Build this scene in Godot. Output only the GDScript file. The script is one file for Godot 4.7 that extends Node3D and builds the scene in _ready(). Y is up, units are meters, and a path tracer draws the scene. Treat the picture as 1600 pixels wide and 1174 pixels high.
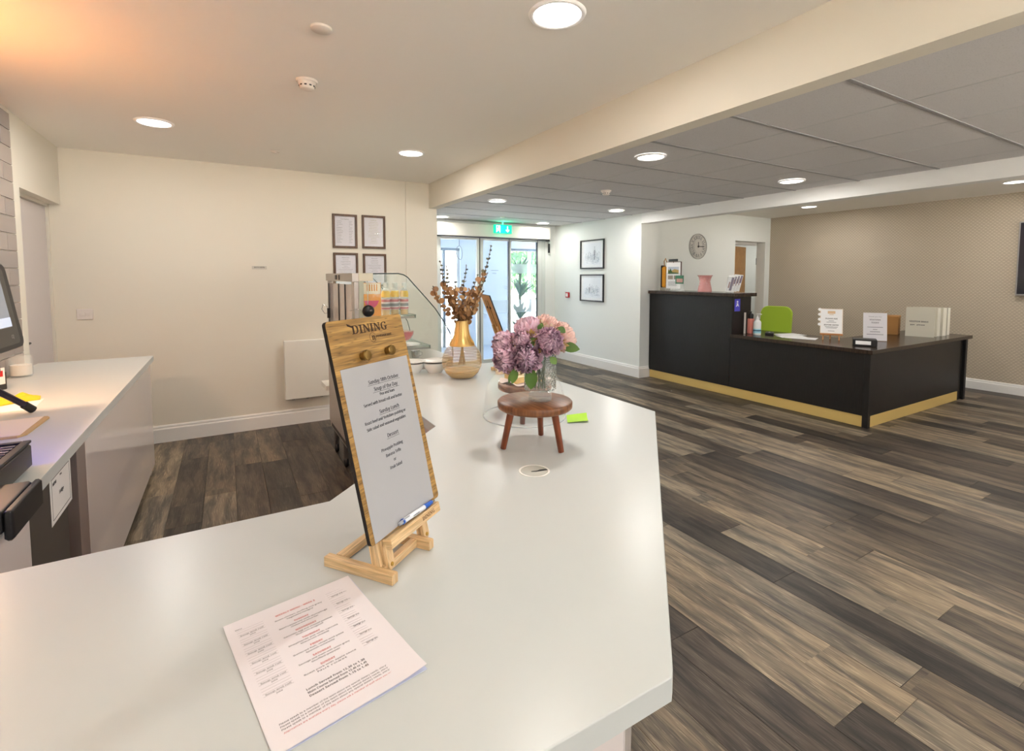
extends Node3D
# Reception and servery of a care residence: y up, metres, the camera stands over x = z = 0.

const HC := 0.876          # servery worktop height
const ZF := -5.195         # far wall
const XL := -1.12          # left wall
const XB := 1.955          # servery side of the ceiling beam
const XR := 5.07           # wall with the pictures, bulkhead
const ZC := -5.25          # wall with the clock
const XA := 8.33           # papered wall
const ZG := -7.2           # glazed entrance
const ZBACK := 2.6
const YC := 2.47           # plaster ceilings
const YS := 2.33           # tiled ceiling

class MB:
	var v := PackedVector3Array()
	var n := PackedVector3Array()
	var u := PackedVector2Array()
	func tri(a: Vector3, b: Vector3, c: Vector3, na: Vector3, nb: Vector3, nc: Vector3, ua := Vector2.ZERO, ub := Vector2.ZERO, uc := Vector2.ZERO) -> void:
		if (b - a).cross(c - a).length_squared() < 1e-20: return
		if (b - a).cross(c - a).dot(na + nb + nc) > 0.0:
			v.append_array([a, c, b]); n.append_array([na, nc, nb]); u.append_array([ua, uc, ub])
		else:
			v.append_array([a, b, c]); n.append_array([na, nb, nc]); u.append_array([ua, ub, uc])
	func quad(p: Array, q: Array, w: Array = []) -> void:
		if w.is_empty(): w = [Vector2(0, 0), Vector2(1, 0), Vector2(1, 1), Vector2(0, 1)]
		tri(p[0], p[1], p[2], q[0], q[1], q[2], w[0], w[1], w[2])
		tri(p[0], p[2], p[3], q[0], q[2], q[3], w[0], w[2], w[3])
	func flat(p: Array, nn: Vector3, w: Array = []) -> void:
		quad(p, [nn, nn, nn, nn], w)
	# chamfered box; the chamfers blend the normals of their neighbours
	func box(t: Transform3D, s: Vector3, b := 0.0, uvo := Vector2.ZERO, uvs := Vector2.ONE) -> MB:
		var h := s * 0.5
		b = minf(b, minf(h.x, minf(h.y, h.z)) * 0.9)
		var P := func(ax: int, sg: Vector3) -> Vector3:
			var p := Vector3(sg.x * (h.x - b), sg.y * (h.y - b), sg.z * (h.z - b))
			p[ax] = sg[ax] * h[ax]
			return t * p
		var N := [t.basis.x.normalized(), t.basis.y.normalized(), t.basis.z.normalized()]
		for ax in 3:
			var i := (ax + 1) % 3
			var j := (ax + 2) % 3
			if ax == 1: i = 0; j = 2
			for sg in [-1.0, 1.0]:
				var c := []
				var w := []
				for k in [[-1, -1], [1, -1], [1, 1], [-1, 1]]:
					var q := Vector3.ZERO
					q[ax] = sg; q[i] = k[0]; q[j] = k[1]
					c.append(P.call(ax, q))
					w.append(uvo + Vector2((k[0] * 0.5 + 0.5) * uvs.x, (k[1] * 0.5 + 0.5) * uvs.y))
				flat(c, N[ax] * sg, w)
				if b > 0.0:
					for sj in [-1.0, 1.0]:
						var q0 := Vector3.ZERO
						q0[ax] = sg; q0[(ax + 1) % 3] = sj; q0[(ax + 2) % 3] = -1
						var q1 := q0
						q1[(ax + 2) % 3] = 1
						var bx: int = (ax + 1) % 3
						quad([P.call(ax, q0), P.call(ax, q1), P.call(bx, q1), P.call(bx, q0)], [N[ax] * sg, N[ax] * sg, N[bx] * sj, N[bx] * sj], [uvo, uvo, uvo, uvo])
		if b > 0.0:
			for x in [-1.0, 1.0]:
				for y in [-1.0, 1.0]:
					for z in [-1.0, 1.0]:
						var q := Vector3(x, y, z)
						tri(P.call(0, q), P.call(1, q), P.call(2, q), N[0] * x, N[1] * y, N[2] * z, uvo, uvo, uvo)
		return self
	func bx(x0: float, x1: float, y0: float, y1: float, z0: float, z1: float, b := 0.0) -> MB:
		return box(Transform3D(Basis(), Vector3((x0 + x1) / 2, (y0 + y1) / 2, (z0 + z1) / 2)), Vector3(absf(x1 - x0), absf(y1 - y0), absf(z1 - z0)), b)
	# profile of (radius, height), turned about y
	func lathe(t: Transform3D, pr: Array, seg := 32, sharp := 40.0) -> MB:
		var m := pr.size()
		var sn := []
		for i in m - 1:
			var d: Vector2 = pr[i + 1] - pr[i]
			sn.append(Vector2(d.y, -d.x).normalized())
		for i in m - 1:
			var a: Vector2 = sn[i]
			var b: Vector2 = sn[i]
			if i > 0 and absf(rad_to_deg(sn[i].angle_to(sn[i - 1]))) < sharp: a = (sn[i] + sn[i - 1]).normalized()
			if i < m - 2 and absf(rad_to_deg(sn[i].angle_to(sn[i + 1]))) < sharp: b = (sn[i] + sn[i + 1]).normalized()
			for k in seg:
				var c0 := Vector2.from_angle(TAU * k / seg)
				var c1 := Vector2.from_angle(TAU * (k + 1) / seg)
				var p: Vector2 = pr[i]
				var q: Vector2 = pr[i + 1]
				quad([t * Vector3(p.x * c0.x, p.y, p.x * c0.y), t * Vector3(p.x * c1.x, p.y, p.x * c1.y), t * Vector3(q.x * c1.x, q.y, q.x * c1.y), t * Vector3(q.x * c0.x, q.y, q.x * c0.y)],
					[t.basis * Vector3(a.x * c0.x, a.y, a.x * c0.y), t.basis * Vector3(a.x * c1.x, a.y, a.x * c1.y), t.basis * Vector3(b.x * c1.x, b.y, b.x * c1.y), t.basis * Vector3(b.x * c0.x, b.y, b.x * c0.y)],
					[Vector2(float(k) / seg, p.y), Vector2(float(k + 1) / seg, p.y), Vector2(float(k + 1) / seg, q.y), Vector2(float(k) / seg, q.y)])
		return self
	# closed cylinder between two points
	func rod(a: Vector3, b: Vector3, r0: float, r1 := -1.0, seg := 14, round := 0.0) -> MB:
		if r1 < 0.0: r1 = r0
		var y := (b - a).normalized()
		var x := y.cross(Vector3(0, 0, 1) if absf(y.z) < 0.9 else Vector3(1, 0, 0)).normalized()
		var t := Transform3D(Basis(x, y, x.cross(y)), a)
		var l := (b - a).length()
		if round > 0.0:
			return lathe(t, [Vector2(0, 0), Vector2(r0 - round, 0), Vector2(r0, round), Vector2(r1, l - round), Vector2(r1 - round, l), Vector2(0, l)], seg, 60.0)
		return lathe(t, [Vector2(0, 0), Vector2(r0, 0), Vector2(r1, l), Vector2(0, l)], seg)
	func tube(p: Array, r: float, seg := 8) -> MB:
		var x := Vector3.ZERO
		var rings := []
		for i in p.size():
			var d: Vector3 = (p[mini(i + 1, p.size() - 1)] - p[maxi(i - 1, 0)]).normalized()
			if i == 0: x = d.cross(Vector3(0.3, 0.2, 0.9)).normalized()
			x = (x - d * x.dot(d)).normalized()
			var y := d.cross(x)
			var ring := []
			for k in seg + 1:
				var c := Vector2.from_angle(TAU * k / seg)
				ring.append(x * c.x + y * c.y)
			rings.append(ring)
		for i in p.size() - 1:
			for k in seg:
				var a: Array = rings[i]
				var b: Array = rings[i + 1]
				quad([p[i] + a[k] * r, p[i] + a[k + 1] * r, p[i + 1] + b[k + 1] * r, p[i + 1] + b[k] * r], [a[k], a[k + 1], b[k + 1], b[k]])
		for e in [0, p.size() - 1]:
			var d: Vector3 = (p[0] - p[1]).normalized() if e == 0 else (p[e] - p[e - 1]).normalized()
			for k in seg:
				tri(p[e], p[e] + rings[e][k] * r, p[e] + rings[e][k + 1] * r, d, d, d)
		return self
	# polygon in the local xy plane pushed out along z from 0 to depth, with a chamfer round the front
	func prism(t: Transform3D, poly: PackedVector2Array, depth: float, b := 0.0) -> MB:
		if Geometry2D.is_polygon_clockwise(poly): poly = rev(poly)
		var inn := inset(poly, b) if b > 0.0 else poly
		var ix := Geometry2D.triangulate_polygon(inn)
		var nz := t.basis.z.normalized()
		for i in range(0, ix.size(), 3):
			tri(t * v3(inn[ix[i]], depth), t * v3(inn[ix[i + 1]], depth), t * v3(inn[ix[i + 2]], depth), nz, nz, nz, inn[ix[i]], inn[ix[i + 1]], inn[ix[i + 2]])
			tri(t * v3(inn[ix[i]], 0), t * v3(inn[ix[i + 1]], 0), t * v3(inn[ix[i + 2]], 0), -nz, -nz, -nz, inn[ix[i]], inn[ix[i + 1]], inn[ix[i + 2]])
		var m := poly.size()
		for i in m:
			var p := poly[i]
			var q := poly[(i + 1) % m]
			var d := (q - p).normalized()
			var nn := t.basis * Vector3(d.y, -d.x, 0)
			flat([t * v3(p, 0 if b == 0.0 else b), t * v3(q, 0 if b == 0.0 else b), t * v3(q, depth - b), t * v3(p, depth - b)], nn)
			if b > 0.0:
				quad([t * v3(p, depth - b), t * v3(q, depth - b), t * v3(inn[(i + 1) % m], depth), t * v3(inn[i], depth)], [nn, nn, nz, nz])
				quad([t * v3(p, b), t * v3(q, b), t * v3(inn[(i + 1) % m], 0), t * v3(inn[i], 0)], [nn, nn, -nz, -nz])
		return self
	func v3(p: Vector2, z: float) -> Vector3: return Vector3(p.x, p.y, z)
	func rev(p: PackedVector2Array) -> PackedVector2Array:
		p.reverse()
		return p
	func inset(p: PackedVector2Array, b: float) -> PackedVector2Array:
		var out := PackedVector2Array()
		var m := p.size()
		for i in m:
			var d0 := (p[i] - p[(i + m - 1) % m]).normalized()
			var d1 := (p[(i + 1) % m] - p[i]).normalized()
			var n0 := Vector2(-d0.y, d0.x)
			var n1 := Vector2(-d1.y, d1.x)
			var w := (n0 + n1) / (1.0 + n0.dot(n1))
			out.append(p[i] + w * b)
		return out
	# a surface given by f(s, t), s and t from 0 to 1
	func patch(f: Callable, ns: int, nt: int, up := Vector3.ZERO) -> MB:
		var g := []
		for i in ns + 1:
			for j in nt + 1:
				g.append(f.call(float(i) / ns, float(j) / nt))
		var nr := []
		for i in ns + 1:
			for j in nt + 1:
				var a: Vector3 = g[mini(i + 1, ns) * (nt + 1) + j] - g[maxi(i - 1, 0) * (nt + 1) + j]
				var b: Vector3 = g[i * (nt + 1) + mini(j + 1, nt)] - g[i * (nt + 1) + maxi(j - 1, 0)]
				var c := a.cross(b)
				if up != Vector3.ZERO and c.dot(up) < 0.0: c = -c
				nr.append(c.normalized() if c.length() > 1e-12 else Vector3.UP)
		for i in ns:
			for j in nt:
				var k := [i * (nt + 1) + j, (i + 1) * (nt + 1) + j, (i + 1) * (nt + 1) + j + 1, i * (nt + 1) + j + 1]
				quad([g[k[0]], g[k[1]], g[k[2]], g[k[3]]], [nr[k[0]], nr[k[1]], nr[k[2]], nr[k[3]]],
					[Vector2(float(i) / ns, float(j) / nt), Vector2(float(i + 1) / ns, float(j) / nt), Vector2(float(i + 1) / ns, float(j + 1) / nt), Vector2(float(i) / ns, float(j + 1) / nt)])
		return self
	# lettering: cap height h, centred on the transform's origin (or set out from it), standing out along z
	func text(t: Transform3D, s: String, h: float, font: Font, width := 0.0, depth := 0.0003, al := 1, step := 4.0) -> MB:
		var tm := TextMesh.new()
		tm.font = font; tm.text = s; tm.font_size = 40; tm.pixel_size = h / 28.5; tm.depth = depth; tm.curve_step = step
		tm.horizontal_alignment = [HORIZONTAL_ALIGNMENT_LEFT, HORIZONTAL_ALIGNMENT_CENTER, HORIZONTAL_ALIGNMENT_RIGHT][al]
		var ar := tm.get_mesh_arrays()
		if ar.is_empty(): return self
		var vv: PackedVector3Array = ar[Mesh.ARRAY_VERTEX]
		var nn: PackedVector3Array = ar[Mesh.ARRAY_NORMAL]
		var lo := 1e9
		var hi := -1e9
		for p in vv: lo = minf(lo, p.x); hi = maxf(hi, p.x)
		var k := width / (hi - lo) if width > 0.0 and hi > lo else 1.0
		var ix = ar[Mesh.ARRAY_INDEX]
		var cnt: int = ix.size() if ix != null and ix.size() > 0 else vv.size()
		for i in range(0, cnt, 3):
			var q := []
			for j in 3:
				var id: int = ix[i + j] if ix != null and ix.size() > 0 else i + j
				q.append(t * Vector3(vv[id].x * k, vv[id].y, vv[id].z + depth / 2))
				q.append((t.basis * nn[id]).normalized())
			tri(q[0], q[2], q[4], q[1], q[3], q[5])
		return self
	func mesh() -> ArrayMesh:
		var ar := []
		ar.resize(Mesh.ARRAY_MAX)
		ar[Mesh.ARRAY_VERTEX] = v; ar[Mesh.ARRAY_NORMAL] = n; ar[Mesh.ARRAY_TEX_UV] = u
		var m := ArrayMesh.new()
		m.add_surface_from_arrays(Mesh.PRIMITIVE_TRIANGLES, ar)
		return m

var taken := {}
var sans: SystemFont
var serif: SystemFont
var bold: SystemFont
var rng := RandomNumberGenerator.new()
var mats := {}

func numbered(parent: Node, called: String) -> String:
	var key := str(parent.get_instance_id()) + "/" + called
	var k: int = taken.get(key, 0)
	taken[key] = k + 1
	return called if k == 0 else "%s_%03d" % [called, k]

func obj(called: String, m, mt: Material, parent: Node3D = self, xf := Transform3D.IDENTITY) -> MeshInstance3D:
	var o := MeshInstance3D.new()
	o.mesh = m.mesh() if m is MB else m
	o.material_override = mt
	o.transform = xf
	o.name = numbered(parent, called)
	parent.add_child(o, true)
	return o

func tag(o: Node3D, label: String, category := "", group := "", kind := "") -> Node3D:
	o.set_meta("label", label)
	if category: o.set_meta("category", category)
	if group: o.set_meta("group", group)
	if kind: o.set_meta("kind", kind)
	return o

func thing(called: String, label: String, category: String, at := Vector3.ZERO, turn := 0.0, group := "", kind := "") -> Node3D:
	var o := Node3D.new()
	o.name = numbered(self, called)
	add_child(o, true)
	o.position = at
	o.rotation.y = turn
	tag(o, label, category, group, kind)
	return o

func dup(o: Node3D, at: Vector3, label: String) -> Node3D:
	var c: Node3D = o.duplicate()
	c.name = numbered(self, str(o.name))
	add_child(c, true)
	c.position = at
	c.set_meta("label", label)
	return c

func T(x: float, y: float, z: float, turn := 0.0) -> Transform3D:
	return Transform3D(Basis(Vector3.UP, turn), Vector3(x, y, z))

# a frame whose x, y, z are right, up and out of a face
func face(at: Vector3, right: Vector3, up: Vector3) -> Transform3D:
	return Transform3D(Basis(right.normalized(), up.normalized(), right.cross(up).normalized()), at)

func M(key: String, c: Color, rough := 0.6, metal := 0.0) -> StandardMaterial3D:
	if mats.has(key): return mats[key]
	var m := StandardMaterial3D.new()
	m.resource_name = key
	m.albedo_color = c
	m.roughness = rough
	m.metallic = metal
	mats[key] = m
	return m

func pane(key: String, c: Color, rough := 0.02) -> StandardMaterial3D:
	var m := M(key, c, rough)
	m.transparency = BaseMaterial3D.TRANSPARENCY_ALPHA
	m.metallic_specular = 0.25
	return m

func glow(key: String, c: Color, e: float) -> StandardMaterial3D:
	var m := M(key, c, 0.5)
	m.emission_enabled = true
	m.emission = c
	m.emission_energy_multiplier = e
	return m

func rgb(r: float, g: float, b: float) -> Color: return Color(r / 255.0, g / 255.0, b / 255.0)

func rrect(w: float, h: float, r: float, seg := 5) -> PackedVector2Array:
	var p := PackedVector2Array()
	for c in [[1, 1, 0.0], [-1, 1, 90.0], [-1, -1, 180.0], [1, -1, 270.0]]:
		for k in seg + 1:
			p.append(Vector2(c[0] * (w / 2 - r), c[1] * (h / 2 - r)) + Vector2.from_angle(deg_to_rad(c[2] + 90.0 * k / seg)) * r)
	return p

func noise(freq: float, oct := 3, sd := 1) -> FastNoiseLite:
	var f := FastNoiseLite.new()
	f.seed = sd
	f.noise_type = FastNoiseLite.TYPE_SIMPLEX_SMOOTH
	f.frequency = freq
	f.fractal_octaves = oct
	return f

# grain: streaks along the image's height; returns colours between dark and light
func grain(w: int, h: int, dark: Color, light: Color, fx: float, fy: float, sd: int, fine := 0.35, third := Color(0, 0, 0, 0), lines := 0.0) -> ImageTexture:
	var a := noise(1.0, 3, sd)
	var b := noise(1.0, 2, sd + 7)
	var c := noise(1.0, 2, sd + 13)
	var im := Image.create(w, h, false, Image.FORMAT_RGB8)
	for y in h:
		var fyy := float(y) / h
		for x in w:
			var fxx := float(x) / w
			var s := a.get_noise_2d(fxx * fx, fyy * fy) * 0.9 + 0.5
			s = clampf(s, 0.0, 1.0)
			var f := b.get_noise_2d(fxx * fx * 9.0, fyy * fy * 2.2)
			var col := dark.lerp(light, s)
			if third.a > 0.0: col = col.lerp(third, clampf(c.get_noise_2d(fxx * fx * 0.7 + 50.0, fyy * fy * 0.6) * 1.2, 0.0, 0.8))
			col = col * (1.0 + f * fine)
			if lines > 0.0:
				var g := 1.0 - absf(c.get_noise_2d(fxx * fx * 2.6 + 7.0, fyy * fy * 0.9)) * 9.0
				if g > 0.0: col = col * (1.0 - lines * g * clampf(0.6 + f, 0.0, 1.0))
			im.set_pixel(x, y, Color(clampf(col.r, 0, 1), clampf(col.g, 0, 1), clampf(col.b, 0, 1)))
	im.generate_mipmaps()
	return ImageTexture.create_from_image(im)

func wood(key: String, dark: Color, light: Color, axis: int, rough := 0.5, sd := 3, scale := 1.0) -> StandardMaterial3D:
	if mats.has(key): return mats[key]
	var m := M(key, Color.WHITE, rough)
	m.albedo_texture = grain(320, 320, dark, light, 24.0 / scale, 1.6 / scale, sd, 0.20, Color(0, 0, 0, 0), 0.45 if key == "oak_board" else 0.12)
	m.uv1_triplanar = true
	# the image's height runs along y of the part: turn it with the scale on the other axes
	m.uv1_scale = Vector3(scale * 3, scale * 3, scale * 3)
	m.uv1_offset = Vector3(0.5, 0.5, 0.5)
	return m

# a straight bar whose grain follows its length
func bar(called: String, a: Vector3, b: Vector3, side: Vector3, w: float, d: float, mt: Material, parent: Node3D, bev := 0.001) -> MeshInstance3D:
	var y := (b - a).normalized()
	var z := side.cross(y).normalized()
	var x := y.cross(z)
	return obj(called, MB.new().box(Transform3D(), Vector3(w, (b - a).length(), d), bev), mt, parent, Transform3D(Basis(x, y, z), (a + b) / 2))

func _ready() -> void:
	set_camera_and_light()
	rng.seed = 11
	sans = SystemFont.new(); sans.font_names = PackedStringArray(["Droid Sans"])
	bold = SystemFont.new(); bold.font_names = PackedStringArray(["Droid Sans"]); bold.font_weight = 700
	serif = SystemFont.new(); serif.font_names = PackedStringArray(["Droid Serif"]); serif.font_weight = 700
	build_floor()
	build_walls()
	build_ceilings()
	build_entrance()
	build_servery()
	build_left_counter()
	build_display_case()
	build_reception()
	build_wall_things()
	build_menu_easel()
	build_counter_things()
	build_reception_things()
	build_lights()

func set_camera_and_light() -> void:
	var cam := Camera3D.new()
	cam.name = "camera"
	add_child(cam)
	cam.projection = Camera3D.PROJECTION_FRUSTUM
	cam.keep_aspect = Camera3D.KEEP_HEIGHT
	cam.near = 0.05
	cam.far = 120.0
	cam.size = 0.05 * 1174.0 / 766.236
	cam.frustum_offset = Vector2(0, -0.05 * (587.0 - 479.82) / 766.236)
	cam.position = Vector3(0, 1.46, 0)
	cam.rotation = Vector3(-0.0635093, -0.526422, 0)
	cam.current = true
	var e := Environment.new()
	e.background_mode = Environment.BG_SKY
	var sm := ProceduralSkyMaterial.new()
	sm.sky_top_color = rgb(190, 206, 232)
	sm.sky_horizon_color = rgb(244, 244, 244)
	sm.ground_horizon_color = rgb(200, 205, 210)
	sm.ground_bottom_color = rgb(150, 150, 150)
	sm.sky_energy_multiplier = 1.3
	sm.ground_energy_multiplier = 2.0
	var sky := Sky.new()
	sky.sky_material = sm
	e.sky = sky
	e.tonemap_mode = Environment.TONE_MAPPER_LINEAR
	e.tonemap_exposure = 1.9
	e.sdfgi_enabled = true
	e.ssao_enabled = true
	e.ssil_enabled = true
	# the sun stands to the right of the building: it lights the paving front and rear and does not come in
	var sun := DirectionalLight3D.new()
	sun.name = "sun"
	sun.light_color = Color(1.0, 0.978, 0.945)
	sun.light_energy = 15.0
	sun.light_angular_distance = 1.0
	sun.shadow_enabled = true
	add_child(sun)
	sun.look_at_from_position(Vector3(8, 7, -0.5), Vector3.ZERO, Vector3.UP)
	var we := WorldEnvironment.new()
	we.name = "world_environment"
	we.environment = e
	add_child(we)

const LAMP_WHITE := Color(1.0, 0.982, 0.957)
const LAMP_ENERGY := 0.55

func downlight(x: float, y: float, z: float, label: String, group: String, e := 1.0) -> void:
	var t := thing("ceiling_light", label, "ceiling light", Vector3(x, y, z), 0.0, group)
	var trim := MB.new().lathe(Transform3D(), [Vector2(0.093, 0.0), Vector2(0.092, -0.006), Vector2(0.098, -0.010), Vector2(0.108, -0.007), Vector2(0.112, 0.0)], 40, 60.0)
	obj("trim_ring", trim, M("lamp_trim", rgb(240, 240, 238), 0.4), t)
	obj("diffuser", MB.new().lathe(Transform3D(), [Vector2(0.0, -0.007), Vector2(0.06, -0.0065), Vector2(0.0935, -0.004)], 40, 60.0), glow("lamp_diffuser", Color(1.0, 0.98, 0.95), 5.0), t)
	var l := AreaLight3D.new()
	l.name = "lamp"
	l.area_size = Vector2(0.125, 0.125)
	l.light_color = LAMP_WHITE
	l.light_energy = LAMP_ENERGY * e
	l.set("area_range", 14.0)
	l.set("area_attenuation", 2.0)
	l.shadow_enabled = true
	l.position = Vector3(0, -0.012, 0)
	l.rotation.x = -PI / 2
	t.add_child(l)

func build_lights() -> void:
	var g := "round recessed ceiling lights over the servery"
	downlight(1.138, YC, -1.61, "large bright round ceiling light nearest the camera, at the top of the photo", g)
	downlight(-0.379, YC, -4.038, "round ceiling light over the gap at the far left corner", g)
	downlight(1.345, YC, -3.971, "round ceiling light above the glass display case", g)
	var h := "round recessed lights in the tiled ceiling"
	downlight(2.714, YS, -2.647, "round light in the tiled ceiling nearest the beam", h)
	downlight(2.752, YS, -5.076, "round light in the tiled ceiling above the green exit sign", h)
	downlight(4.525, YS, -5.017, "round light in the tiled ceiling left of the clock, before the picture wall", h)
	downlight(2.779, YS, -6.855, "round light half hidden behind the end of the beam", h, 0.75)
	downlight(4.565, YS, -6.841, "round light in the tiled ceiling at the right end of the glazed entrance", h, 0.7)
	downlight(4.523, YS, -2.663, "round light in the tiled ceiling in front of the bulkhead over the reception desk", h)
	var r := "round lights behind the bulkhead over the desk"
	downlight(7.4, YC, -4.088, "small round light behind the bulkhead, near the corner with the open doorway", r, 1.2)
	downlight(7.368, YC, -1.902, "round light behind the bulkhead at the right edge of the photo", r, 1.2)
	downlight(8.6, 2.395, -6.3, "round ceiling light added to brighten the room behind the open doorway", r)  # added lamp, brightens the room seen through the doorway
	# the rows go on behind the camera
	downlight(-0.379, YC, 0.8, "round ceiling light behind the camera over the left counter", g)
	downlight(1.138, YC, 0.8, "round ceiling light behind the camera over the worktop", g)
	downlight(2.714, YS, -0.25, "round light in the tiled ceiling beside the camera", h)
	downlight(4.523, YS, -0.25, "round light in the tiled ceiling outside the right of the photo", h)
	downlight(7.368, YC, 0.3, "round light behind the bulkhead outside the right of the photo", r)
	# warm heat lamp that hangs over the left counter, just outside the photo
	var t := thing("heat_lamp", "warm copper heat lamp hanging over the left counter", "lamp", Vector3(-0.96, 1.55, -2.58))
	obj("shade", MB.new().lathe(Transform3D(), [Vector2(0.02, 0.16), Vector2(0.05, 0.15), Vector2(0.09, 0.08), Vector2(0.11, 0.0), Vector2(0.106, 0.0), Vector2(0.086, 0.078), Vector2(0.046, 0.145), Vector2(0.0, 0.15)], 28), M("copper", rgb(190, 110, 70), 0.3, 0.9), t)
	obj("bulb", MB.new().lathe(Transform3D(), [Vector2(0, -0.01), Vector2(0.03, 0.0), Vector2(0.04, 0.03), Vector2(0.03, 0.06), Vector2(0, 0.075)], 20, 80.0), glow("warm_bulb", Color(1.0, 0.55, 0.2), 3.0), t)
	obj("cord", MB.new().rod(Vector3(0, 0.15, 0), Vector3(0, YC - 1.55, 0), 0.004), M("black_plastic", rgb(24, 24, 25), 0.45), t)
	var o := OmniLight3D.new()
	o.name = "lamp"
	o.light_color = Color(1.0, 0.82, 0.64)
	o.light_energy = 0.55
	o.light_size = 0.03
	o.omni_range = 12.0
	o.omni_attenuation = 2.0
	o.shadow_enabled = true
	o.position = Vector3(0, 0.03, 0)
	t.add_child(o)
	# uplight added out of view to give the warm glow on the ceiling
	var s := thing("added_wall_uplight", "warm uplight added on the left wall out of view for the ceiling glow", "lamp", Vector3(XL + 0.05, 1.80, -2.62))
	obj("housing", MB.new().bx(-0.05, 0.05, 0.0, 0.08, -0.2, 0.2, 0.004), M("lamp_trim", Color.WHITE), s)
	obj("lit_panel", MB.new().bx(-0.04, 0.04, 0.08, 0.084, -0.19, 0.19), glow("warm_panel", Color(1.0, 0.6, 0.25), 2.0), s)
	var al := AreaLight3D.new()
	al.name = "lamp"
	al.area_size = Vector2(0.08, 0.36)
	al.light_color = Color(1.0, 0.66, 0.36)
	al.light_energy = 0.38
	al.shadow_enabled = true
	al.position = Vector3(0, 0.09, 0)
	al.rotation = Vector3(PI / 2, 0, 0)
	s.add_child(al)

func in_view(p: Vector3) -> bool:
	var t := Transform3D(Basis.from_euler(Vector3(-0.0635093, -0.526422, 0)), Vector3(0, 1.46, 0))
	var q := t.affine_inverse() * p
	if q.z > -0.1: return false
	var u := 800.0 + 766.236 * q.x / -q.z
	var w := 479.82 - 766.236 * q.y / -q.z
	return u > -20.0 and u < 1620.0 and w > 0.0 and w < 1194.0

func build_floor() -> void:
	var fl := thing("floor", "wood plank floor in mixed grey brown and pale tan boards", "floor", Vector3.ZERO, 0.0, "", "structure")
	obj("slab", MB.new().bx(XL - 0.2, XA + 0.2, -0.12, -0.0085, -7.3, ZBACK + 0.1), M("joint", rgb(38, 34, 31), 0.8), fl)
	var tex := floor_grain(640, 640, rgb(66, 63, 61), rgb(138, 127, 111), rgb(97, 91, 83), 5)
	var tones := [rgb(200, 192, 186), rgb(255, 250, 240), rgb(235, 226, 215), rgb(178, 176, 178), rgb(250, 240, 224), rgb(214, 206, 202)]
	var boost := [1.0, 1.15, 1.05, 0.92, 1.25, 0.95]
	var pm := []
	for i in tones.size():
		var m := M("plank_%d" % i, Color(tones[i].r * boost[i], tones[i].g * boost[i], tones[i].b * boost[i]), 0.42)
		m.albedo_texture = tex
		m.metallic_specular = 0.4
		pm.append(m)
	var r := RandomNumberGenerator.new()
	r.seed = 4
	var w := 0.1828
	var shown := []
	var rest := []
	for k in range(-15, 37):
		var x0 := 1.656 + k * w
		if x0 + w < XL or x0 > XA: continue
		var z := -7.25 - r.randf() * 1.2
		while z < ZBACK:
			var l := 1.22
			var z0 := maxf(z, -7.25)
			var z1 := minf(z + l, ZBACK)
			z += l
			if z1 - z0 < 0.02: continue
			var seen := false
			for p in [Vector3(x0, 0, z0), Vector3(x0 + w, 0, z0), Vector3(x0, 0, z1), Vector3(x0 + w, 0, z1), Vector3(x0 + w / 2, 0, (z0 + z1) / 2)]:
				if in_view(p): seen = true
			var a := [x0, z0, z1, r.randi() % 6, r.randf(), r.randf(), Vector2(x0 + w / 2, (z0 + z1) / 2).length()]
			# under the counters nothing shows
			if x0 < XL: a[0] = x0
			(shown if seen else rest).append(a)
	shown.sort_custom(func(a, b): return a[6] < b[6])
	while shown.size() > 300: rest.append(shown.pop_back())
	for a in shown:
		var s: float = a[2] - a[1]
		obj("plank", MB.new().box(Transform3D(), Vector3(w - 0.0012, 0.008, s - 0.0012), 0.0009, Vector2(a[4], a[5]), Vector2(0.16, 0.62 * s / 1.22)), pm[a[3]], fl, T(a[0] + w / 2, -0.004, (a[1] + a[2]) / 2))
	for i in 6:
		var mb := MB.new()
		for a in rest:
			if a[3] == i:
				mb.box(T(a[0] + w / 2, -0.004, (a[1] + a[2]) / 2), Vector3(w - 0.0012, 0.008, a[2] - a[1] - 0.0012), 0.0, Vector2(a[4], a[5]), Vector2(0.16, 0.62))
		if mb.v.size():
			obj("far_planks", mb, pm[i], fl).set_meta("kind", "stuff")

# board print: blotches of grey and tan drawn out along the board, fine uneven streaks and pale flecks
func floor_grain(w: int, h: int, dark: Color, light: Color, mid: Color, sd: int) -> ImageTexture:
	var a := noise(1.0, 3, sd)
	var b := noise(1.0, 3, sd + 7)
	var c := noise(1.0, 2, sd + 13)
	var im := Image.create(w, h, false, Image.FORMAT_RGB8)
	for y in h:
		var v := float(y) / h
		for x in w:
			var u := float(x) / w
			var warp := c.get_noise_2d(u * 9.0, v * 5.0) * 0.15
			var s := clampf(0.5 + 0.95 * a.get_noise_2d(u * 12.0 + warp, v * 3.2 + warp), 0.0, 1.0)
			var t := clampf(0.5 + 0.8 * a.get_noise_2d(u * 34.0 + 90.0 + warp * 2.0, v * 4.0), 0.0, 1.0)
			var col := dark.lerp(mid, t).lerp(light, s * s * (3.0 - 2.0 * s) * 0.72)
			var f := b.get_noise_2d(u * 170.0 + warp * 4.0, v * 16.0)
			var amp := 0.10 + 0.30 * clampf(0.5 + c.get_noise_2d(u * 20.0 + 40.0, v * 7.0), 0.0, 1.0)
			col = col * (1.0 + f * amp)
			if f > 0.52: col = col.lerp(rgb(176, 168, 156), 0.25)
			im.set_pixel(x, y, Color(clampf(col.r, 0, 1), clampf(col.g, 0, 1), clampf(col.b, 0, 1)))
	im.generate_mipmaps()
	return ImageTexture.create_from_image(im)

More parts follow.
